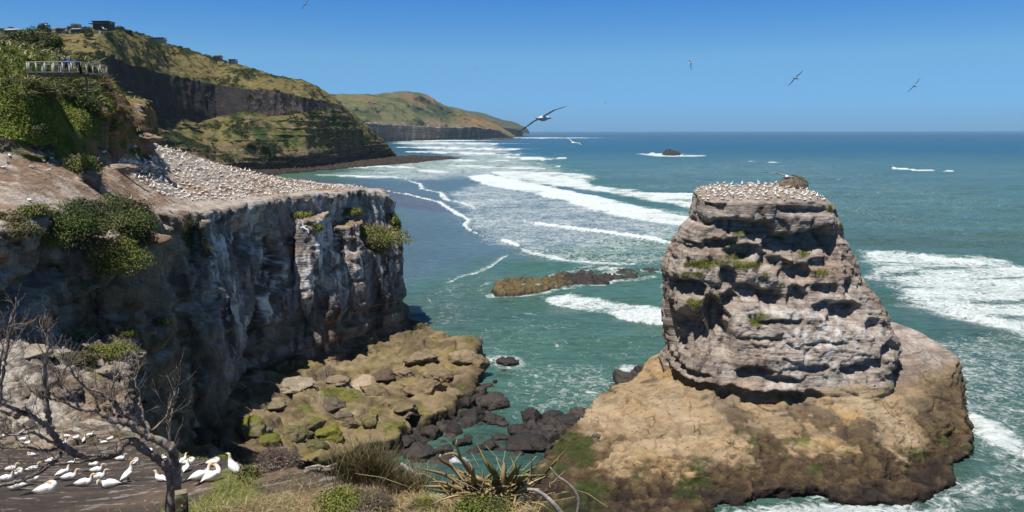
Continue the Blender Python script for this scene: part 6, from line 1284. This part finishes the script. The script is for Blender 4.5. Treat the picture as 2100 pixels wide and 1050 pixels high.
limb([(196, 840), (175, 842), (150, 835), (125, 822), (105, 818), (80, 810), (60, 800)], [3, 2.6, 2.2, 2, 1.8, 1.4, 1], 7.6, 7.3, 'branch', 8)
limb([(240, 862), (236, 846), (230, 838), (232, 818), (228, 800), (232, 785), (240, 770), (250, 758)], [3, 2.4, 2.2, 1.8, 1.6, 1.4, 1.2, .8], 7.7, 7.9, 'branch', 8)
limb([(256, 850), (254, 832), (257, 815), (262, 800), (256, 785), (250, 765), (247, 756)], [2.4, 2.2, 1.8, 1.5, 1.4, 1, .7], 7.8, 8.0, 'branch', 7)
limb([(5, 828), (0, 800), (6, 760), (12, 730), (18, 700), (16, 670), (24, 650)], [4, 3.6, 3, 2.4, 2, 1.5, 1], 7.2, 7.2, 'branch', 14)
limb([(-15, 812), (-5, 780), (0, 750), (4, 715), (-2, 690)], [3, 2.6, 2.2, 1.6, 1], 7.1, 7.0, 'branch', 9)
limb([(165, 840), (150, 815), (138, 800), (124, 792), (118, 778), (122, 760)], [2.4, 2, 1.6, 1.4, 1, .8], 7.5, 7.3, 'branch', 8)
for S_, n in tw_jobs:
    mb = MB()
    def tw(p, d, L, R, k):
        q = [p]; dd = d.copy()
        for i in range(5): dd = dd+RT_.normal(size=3)*.20+np.array([0, 0, .07]); dd /= np.linalg.norm(dd); q.append(q[-1]+dd*L/5)
        mb.tube(np.array(q)-TB, np.linspace(R, R*.45, 6), 4, np.array(barkc)*RT_.uniform(.35, 1.2))
        if k:
            for j in range(2):
                e = RT_.normal(size=3)*.55+np.array([0, 0, .2]); tw(q[RT_.integers(1, 5)], dd+e, L*RT_.uniform(.45, .8), R*.6, k-1)
    for i in range(int(n*1.4)):
        k = RT_.integers(int(len(S_)*.25), len(S_)); T = S_[min(k+1, len(S_)-1), :3]-S_[k-1, :3]; T /= np.linalg.norm(T)+1e-9
        d = T*.6+RT_.normal(size=3)*[.6, .5, .4]+np.array([0, 0, .65]); tw(S_[k, :3], d/np.linalg.norm(d), RT_.uniform(.12, .34), min(.0042, S_[k, 3]*.6), 2)
    mb.build('twig_cluster', M['bark'], tree, True)
# fence post
pp = at(370, 1008, 6.9); g_ = drop(pp[0], pp[1], [T_BANK]); zb = g_[0][2]-.3
fp = empty('fence_post', (pp[0], pp[1], zb), rz=.45, label='short square weathered fence post with lichen beside the bare tree', cat='post')
mb = MB(); hgt = pp[2]-zb; xs_ = np.linspace(-.055, .055, 8); per = np.array([(x, -.055) for x in xs_]+[(.055, y) for y in xs_[1:]]+[(x, .055) for x in xs_[::-1][1:]]+[(-.055, y) for y in xs_[::-1][1:-1]]); rows = []
for z_ in np.linspace(0, hgt, 60): rows.append(np.c_[per*(1-.06*(z_ > hgt-.015)), np.full(len(per), z_)])
V_ = np.concatenate(rows); V_[:, :2] *= (1+.10*fbm(V_, (14, 14, 3), 3, 9))[:, None]; cc = mixc(np.tile(np.array([.15, .135, .085]), (len(V_), 1)), (.055, .045, .035), ss(0, .3, fbm(V_, (20, 20, 4), 3, 5))); cc = mixc(cc, (.24, .25, .13), ss(.1, .35, fbm(V_, (12, 12, 12), 3, 6)))
mb.add(V_, grid_faces(len(per), 60, wrap=True), cc); k_ = len(per); topv = np.r_[rows[-1], [[0, 0, hgt+.008]]]; i_ = np.arange(k_); mb.add(topv, np.stack([i_, (i_+1) % k_, np.full(k_, k_)], 1), (.22, .20, .13)); mb.build('post_shaft', M['wood'], fp)
mb = MB(); mb.tube([(0, -.052, hgt-.11), (0, -.075, hgt-.11), (.01, -.085, hgt-.115)], [.009, .009, .004], 6, (.30, .16, .10)); mb.build('bolt', M['wood'], fp)
# fallen stick and drift wood
def stick(L, R, D, col_, name, lab, lift=.03, parent=None):
    P = []
    for i, (a, b2) in enumerate(L):
        h_ = hit(a, b2, [T_BANK]) if D is None else None
        P.append(h_[0]+[0, 0, lift] if h_ is not None else at(a, b2, D or 20))
    P = np.array(P); s = P[:, 1].mean()/F; K = np.c_[P, np.array(R)*s]; S_ = spline(K, len(L)*4); V, Fc = tube(S_[:, :3], np.maximum(S_[:, 3], .002), 8); V += (noise3(V*18, 5)*.012*min(1, s*60))[:, None]
    c = np.tile(np.array(col_), (len(V), 1))*(1+.4*noise3(V*12, 3))[:, None]; o = mesh_np(name, V, Fc, M['bark'], parent, col=c, smooth=True)
    return props(o, lab, 'branch') if parent is None else o
stick([(378, 992), (400, 985), (418, 983), (440, 986), (455, 995), (470, 998)], [1.5, 2, 2.4, 2.4, 2, 1.2], 25.5, (.12, .09, .075), 'fallen_stick', 'thin dark fallen stick lying in front of the huddled gannets')
stick([(627, 972), (645, 965), (665, 963), (682, 961), (684, 955)], [5, 7, 6, 4, 2], None, (.30, .22, .18), 'driftwood', 'weathered brown driftwood log left of the rush tussock', .06)
stick([(625, 960), (650, 955), (668, 958), (690, 950)], [2, 3, 3, 1.5], None, (.36, .32, .28), 'driftwood', 'thin pale dead branch above the brown driftwood log', .12)
stick([(1080, 1004), (1100, 1006), (1122, 1022), (1140, 1040), (1155, 1060)], [3, 4.5, 5, 5.5, 6], 6.6, (.38, .34, .30), 'dead_branch', 'thick pale dead branch arching down right of the flax')
stick([(1128, 958), (1140, 975), (1160, 988), (1178, 1008), (1186, 1030), (1182, 1060)], [1.5, 2.6, 3, 3.2, 3.6, 3.8], 6.5, (.34, .29, .25), 'dead_branch', 'curved pale dead branch at the right edge of the bank')
stick([(822, 950), (835, 962), (850, 972), (862, 985)], [3, 6, 5, 3], 10.2, (.40, .37, .33), 'dead_branch', 'short pale dead stump branch behind the rushes')
stick([(900, 1000), (915, 1012), (935, 1030), (950, 1050)], [1.5, 2.5, 2.5, 2], 7.3, (.42, .37, .32), 'dead_branch', 'thin pale dead branch left of the flax base')
# shrubs of the bank
def near_bush(px, py, wx, wy, cols_, n, leaf, lab, tw=0, asp=.4, name='shrub'):
    h_ = hit(px, py+wy*.6, [T_BANK]) or hit(px, py+wy*1.2, [T_BANK])
    if h_ is None: return
    p, nn, d = h_; s = d/F; t = empty(name, p-[0, 0, .02], label=lab, cat='shrub')
    if n: bush('foliage', (0, 0, wy*s*.2), (wx*s*1.2, wx*s*1.1, wy*s*1.5), cols_, RT_, n, leaf, parent=t, lobes=12, aspect=asp)
    if tw: twigs('twig_cluster', (0, 0, 0), wy*s*2.4, RT_, tw, cols_[0], .004*max(1, d/15), t, 3)
near_bush(625, 925, 34, 22, GRN+YEL[:1], 4200, .045, 'bright green bush at the edge of the bank above the driftwood')
near_bush(590, 905, 30, 16, DRY, 900, .03, 'greyish dry bush left of the bright green bush', 40)
near_bush(565, 948, 46, 24, DRY, 2600, .028, 'purple brown dry shrub right of the standing gannet', 60)
near_bush(510, 972, 22, 22, OLV+YEL, 2600, .035, 'olive leafy shrub at the left end of the dry shrub')
near_bush(530, 935, 24, 12, DRY+OLV[:1], 1400, .03, 'small dry shrub behind the purple brown one', 20)
near_bush(705, 1030, 55, 34, YEL, 7000, .016, 'dense yellow green shrub with tiny leaves at the bottom of the photo')
near_bush(770, 1040, 40, 30, DRY+YEL[:1], 4200, .014, 'dry pinkish shrub beside the dense yellow green one', 40)
near_bush(840, 975, 30, 16, DRY, 2200, .02, 'low reddish dry shrub behind the rushes', 30)
near_bush(1010, 1045, 60, 22, YEL+GRN, 5000, .016, 'green ground plants at the foot of the flax')
near_bush(870, 1045, 46, 18, YEL[:2]+DRY, 3800, .014, 'mixed green and dry plants between the rushes and the flax', 30)
near_bush(1120, 1045, 34, 20, DRY+OLV, 3000, .014, 'dry brown plants at the right end of the bank', 30)
# grasses
px_, py_ = pix(np.c_[P, zf]); Pb = np.c_[P, zf]; Nb = np.tile([0, -.3, 1.], (len(Pb), 1)); vis = dF < .25
area_w = P[:, 1]**2
def gmask(cx, cy, wx, wy, a=0): u = (px_-cx)*math.cos(a)+(py_-cy)*math.sin(a); v_ = -(px_-cx)*math.sin(a)+(py_-cy)*math.cos(a); return np.exp(-(u/wx)**2-(v_/wy)**2)
def grass(mask, n, L, W_, cols_, lab, bend=.5, name='grass', up=.8, seg=3):
    Pq, Nq = scatter_on(Pb, Nb, mask*vis*area_w+1e-15, n, RT_); Pq = Pq[:]; V_, Q_ = blades(Pq-[0, 0, .01], Nq*0+[0, 0, up]+rnd_dirs(n, RT_)*.45, L, W_, bend, RT_, seg)
    return props(mesh_np(name, V_, Q_, M['leaf'], col=np.repeat(pal(n, cols_, RT_, .3), 2*(seg+1), 0)), lab, 'grass', kind='stuff')
_noise = scatter_on
def scatter_on(V, N, mask, n, rng):
    w = mask/mask.sum(); i = rng.choice(len(V), n, p=w); return V[i]+rng.normal(size=(n, 3))*.03*[1, 1, .1], N[i]
STRAW = [(.42, .32, .18), (.34, .25, .13), (.25, .17, .09)]
grass(gmask(465, 1005, 70, 9, -.62)+.6*gmask(440, 1040, 60, 14, -.2)+.5*gmask(500, 985, 20, 12), 7000, .22, .008, YEL+GRN[:2]+STRAW[:1], 'green grass band running down the bank beside the dry shrub')
grass(gmask(520, 1040, 90, 20)+gmask(620, 1045, 60, 14)+.4*gmask(600, 990, 60, 20), 5200, .16, .006, STRAW+OLV, 'thin dry grass on the brown soil', .8)
grass(gmask(900, 1045, 260, 22)+gmask(840, 1020, 90, 18), 12000, .17, .005, STRAW+STRAW+YEL[:2], 'tangled straw and grass along the front of the bank', .9)
grass(gmask(465, 927, 50, 6), 5000, .10, .02, [(.16, .19, .035), (.12, .15, .03)], 'mossy green lawn at the back right of the dark sand', .5)
grass((py_ > 900)*(px_ < 640)*.3*(noise3(Pb*2.1, 5) > .25), 2600, .05, .02, [(.42, .37, .31), (.30, .25, .20), (.16, .11, .08)], 'scattered pale straw litter on the dark sand', 2.0, 'straw_litter', .15)
# rush tussock
def tuft(px, py, n, L, w, spread, cols_, lab, bend=.25, name='rush_tussock', up=1.6, D=None):
    h_ = hit(px, py, [T_BANK]); p = h_[0] if h_ is not None else at(px, py, D or 9)
    Pq = RT_.normal(size=(n, 3))*[spread, spread*.6, .02]; V_, Q_ = blades(Pq, rnd_dirs(n, RT_)*.7+[0, 0, up], L, w, bend, RT_, 4)
    return props(mesh_np(name, V_, Q_, M['leaf'], col=np.repeat(pal(n, cols_, RT_, .3), 10, 0), loc=p), lab, 'rushes')
RSH = [(.10, .085, .03), (.15, .12, .05), (.07, .06, .025), (.20, .15, .08)]
tuft(745, 985, 900, .55, .007, .16, RSH, 'tall olive brown rush tussock at the left of the rushes')
tuft(790, 1000, 900, .50, .006, .16, RSH, 'olive brown rush tussock in the middle of the rushes')
tuft(838, 1012, 700, .40, .005, .14, RSH+STRAW[:1], 'shorter rush tussock at the right of the rushes')
# the battered flax plant
fb = at(1010, 1030, 7.2); fx = empty('flax_plant', fb, label='battered flax plant with broken brown and green leaves standing over the channel', cat='flax plant'); s = 7.2/F
def leafstrip(pts, w, colr, mb, fold=.35):
    P_ = spline(np.array(pts, float), 14); T = np.gradient(P_, axis=0); T /= np.linalg.norm(T, axis=1)[:, None]; sd = np.cross(T, [.3, -1, .2]); sd /= np.linalg.norm(sd, axis=1)[:, None]; nn = np.cross(sd, T)
    t = np.linspace(0, 1, 14); ww = (w*(1-t**2.2)*(.55+.9*np.sin(np.pi*np.clip(t*.9+.08, 0, 1)))*.5+.0006)[:, None]
    V_ = np.stack([P_-sd*ww, P_+nn*ww*fold, P_+sd*ww, P_+nn*ww*(fold-.12)], 1).reshape(-1, 3); mb.add(V_, grid_faces(4, 14, wrap=True), np.array(colr)*RT_.uniform(.8, 1.2))
G_ = (.15, .16, .05); B1 = (.34, .24, .11); B2 = (.50, .40, .22); B3 = (.26, .18, .09)
LV = [([(1000, 1030), (1015, 990), (1012, 965), (985, 930)], 20, G_), ([(1010, 1020), (1020, 985), (1000, 955), (975, 905)], 16, B1), ([(1015, 1010), (1050, 975), (1070, 950)], 20, G_), ([(1010, 1020), (1040, 985), (1055, 960), (1045, 935)], 18, (.20, .19, .07)), ([(1080, 1005), (1110, 980), (1135, 950), (1165, 915)], 11, (.20, .15, .05)),
      ([(1080, 1000), (1088, 970), (1090, 940)], 8, B1), ([(990, 1010), (960, 960), (930, 930), (900, 938)], 11, B1), ([(985, 1000), (950, 950), (935, 910), (940, 895)], 7, B2), ([(960, 1000), (930, 960), (905, 945), (895, 935)], 9, B1), ([(980, 1010), (940, 1000), (890, 998), (860, 996)], 12, B1), ([(970, 1015), (930, 1010), (900, 1008), (868, 1000)], 9, G_),
      ([(1000, 1010), (985, 985), (960, 975), (930, 962)], 12, B1), ([(1040, 1020), (1060, 990), (1080, 975), (1090, 985)], 22, (.19, .17, .07)), ([(1035, 1010), (1032, 980), (1034, 955), (1030, 942)], 14, B1), ([(1050, 1015), (1075, 1000), (1100, 985), (1140, 968)], 8, B2), ([(990, 1020), (960, 1015), (920, 1020), (880, 1035)], 8, B2),
      ([(1005, 1030), (980, 1025), (950, 1035), (925, 1060)], 7, B2), ([(1045, 1025), (1080, 1030), (1110, 1035), (1130, 1050)], 9, B1), ([(980, 1020), (970, 985), (968, 960), (955, 940)], 12, B3), ([(1060, 1020), (1050, 995), (1062, 965), (1050, 950)], 12, G_), ([(950, 1000), (915, 975), (880, 965), (850, 958)], 8, B1)]
for pts, w, colr in LV:
    P_ = [at(a, b2, 7.2+RT_.uniform(-.12, .12)-(.15 if i > 1 else 0))-fb for i, (a, b2) in enumerate(pts)]; mb = MB(); leafstrip(P_, w*s*.68, colr, mb); mb.build('leaf', M['leaf'], fx)
mb = MB()
for k in range(150):
    a = RT_.uniform(0, 2*math.pi); L = RT_.uniform(.12, .5); e = RT_.uniform(-.15, .9); d = np.array([math.cos(a)*math.cos(e), math.sin(a)*math.cos(e)*.6, math.sin(e)]); p0 = np.array([RT_.normal()*.14, RT_.normal()*.08, RT_.uniform(-.02, .12)])
    leafstrip([p0, p0+d*L*.5, p0+d*L+[0, 0, -.18*L]], RT_.uniform(.012, .032), [G_, B1, B2, B3, B1][RT_.integers(0, 5)], mb)
mb.build('dead_leaves', M['leaf'], fx)
mb = MB()
for k in range(60):
    p0 = np.array([RT_.normal()*.3, RT_.normal()*.1, RT_.uniform(-.05, .25)]); d = RT_.normal(size=3)*[.35, .15, .2]; mb.tube([p0, p0+d*.5+RT_.normal(size=3)*.03, p0+d], [.003, .0028, .0015], 4, np.array(B2)*RT_.uniform(.8, 1.5))
mb.build('dry_stems', M['bark'], fx)
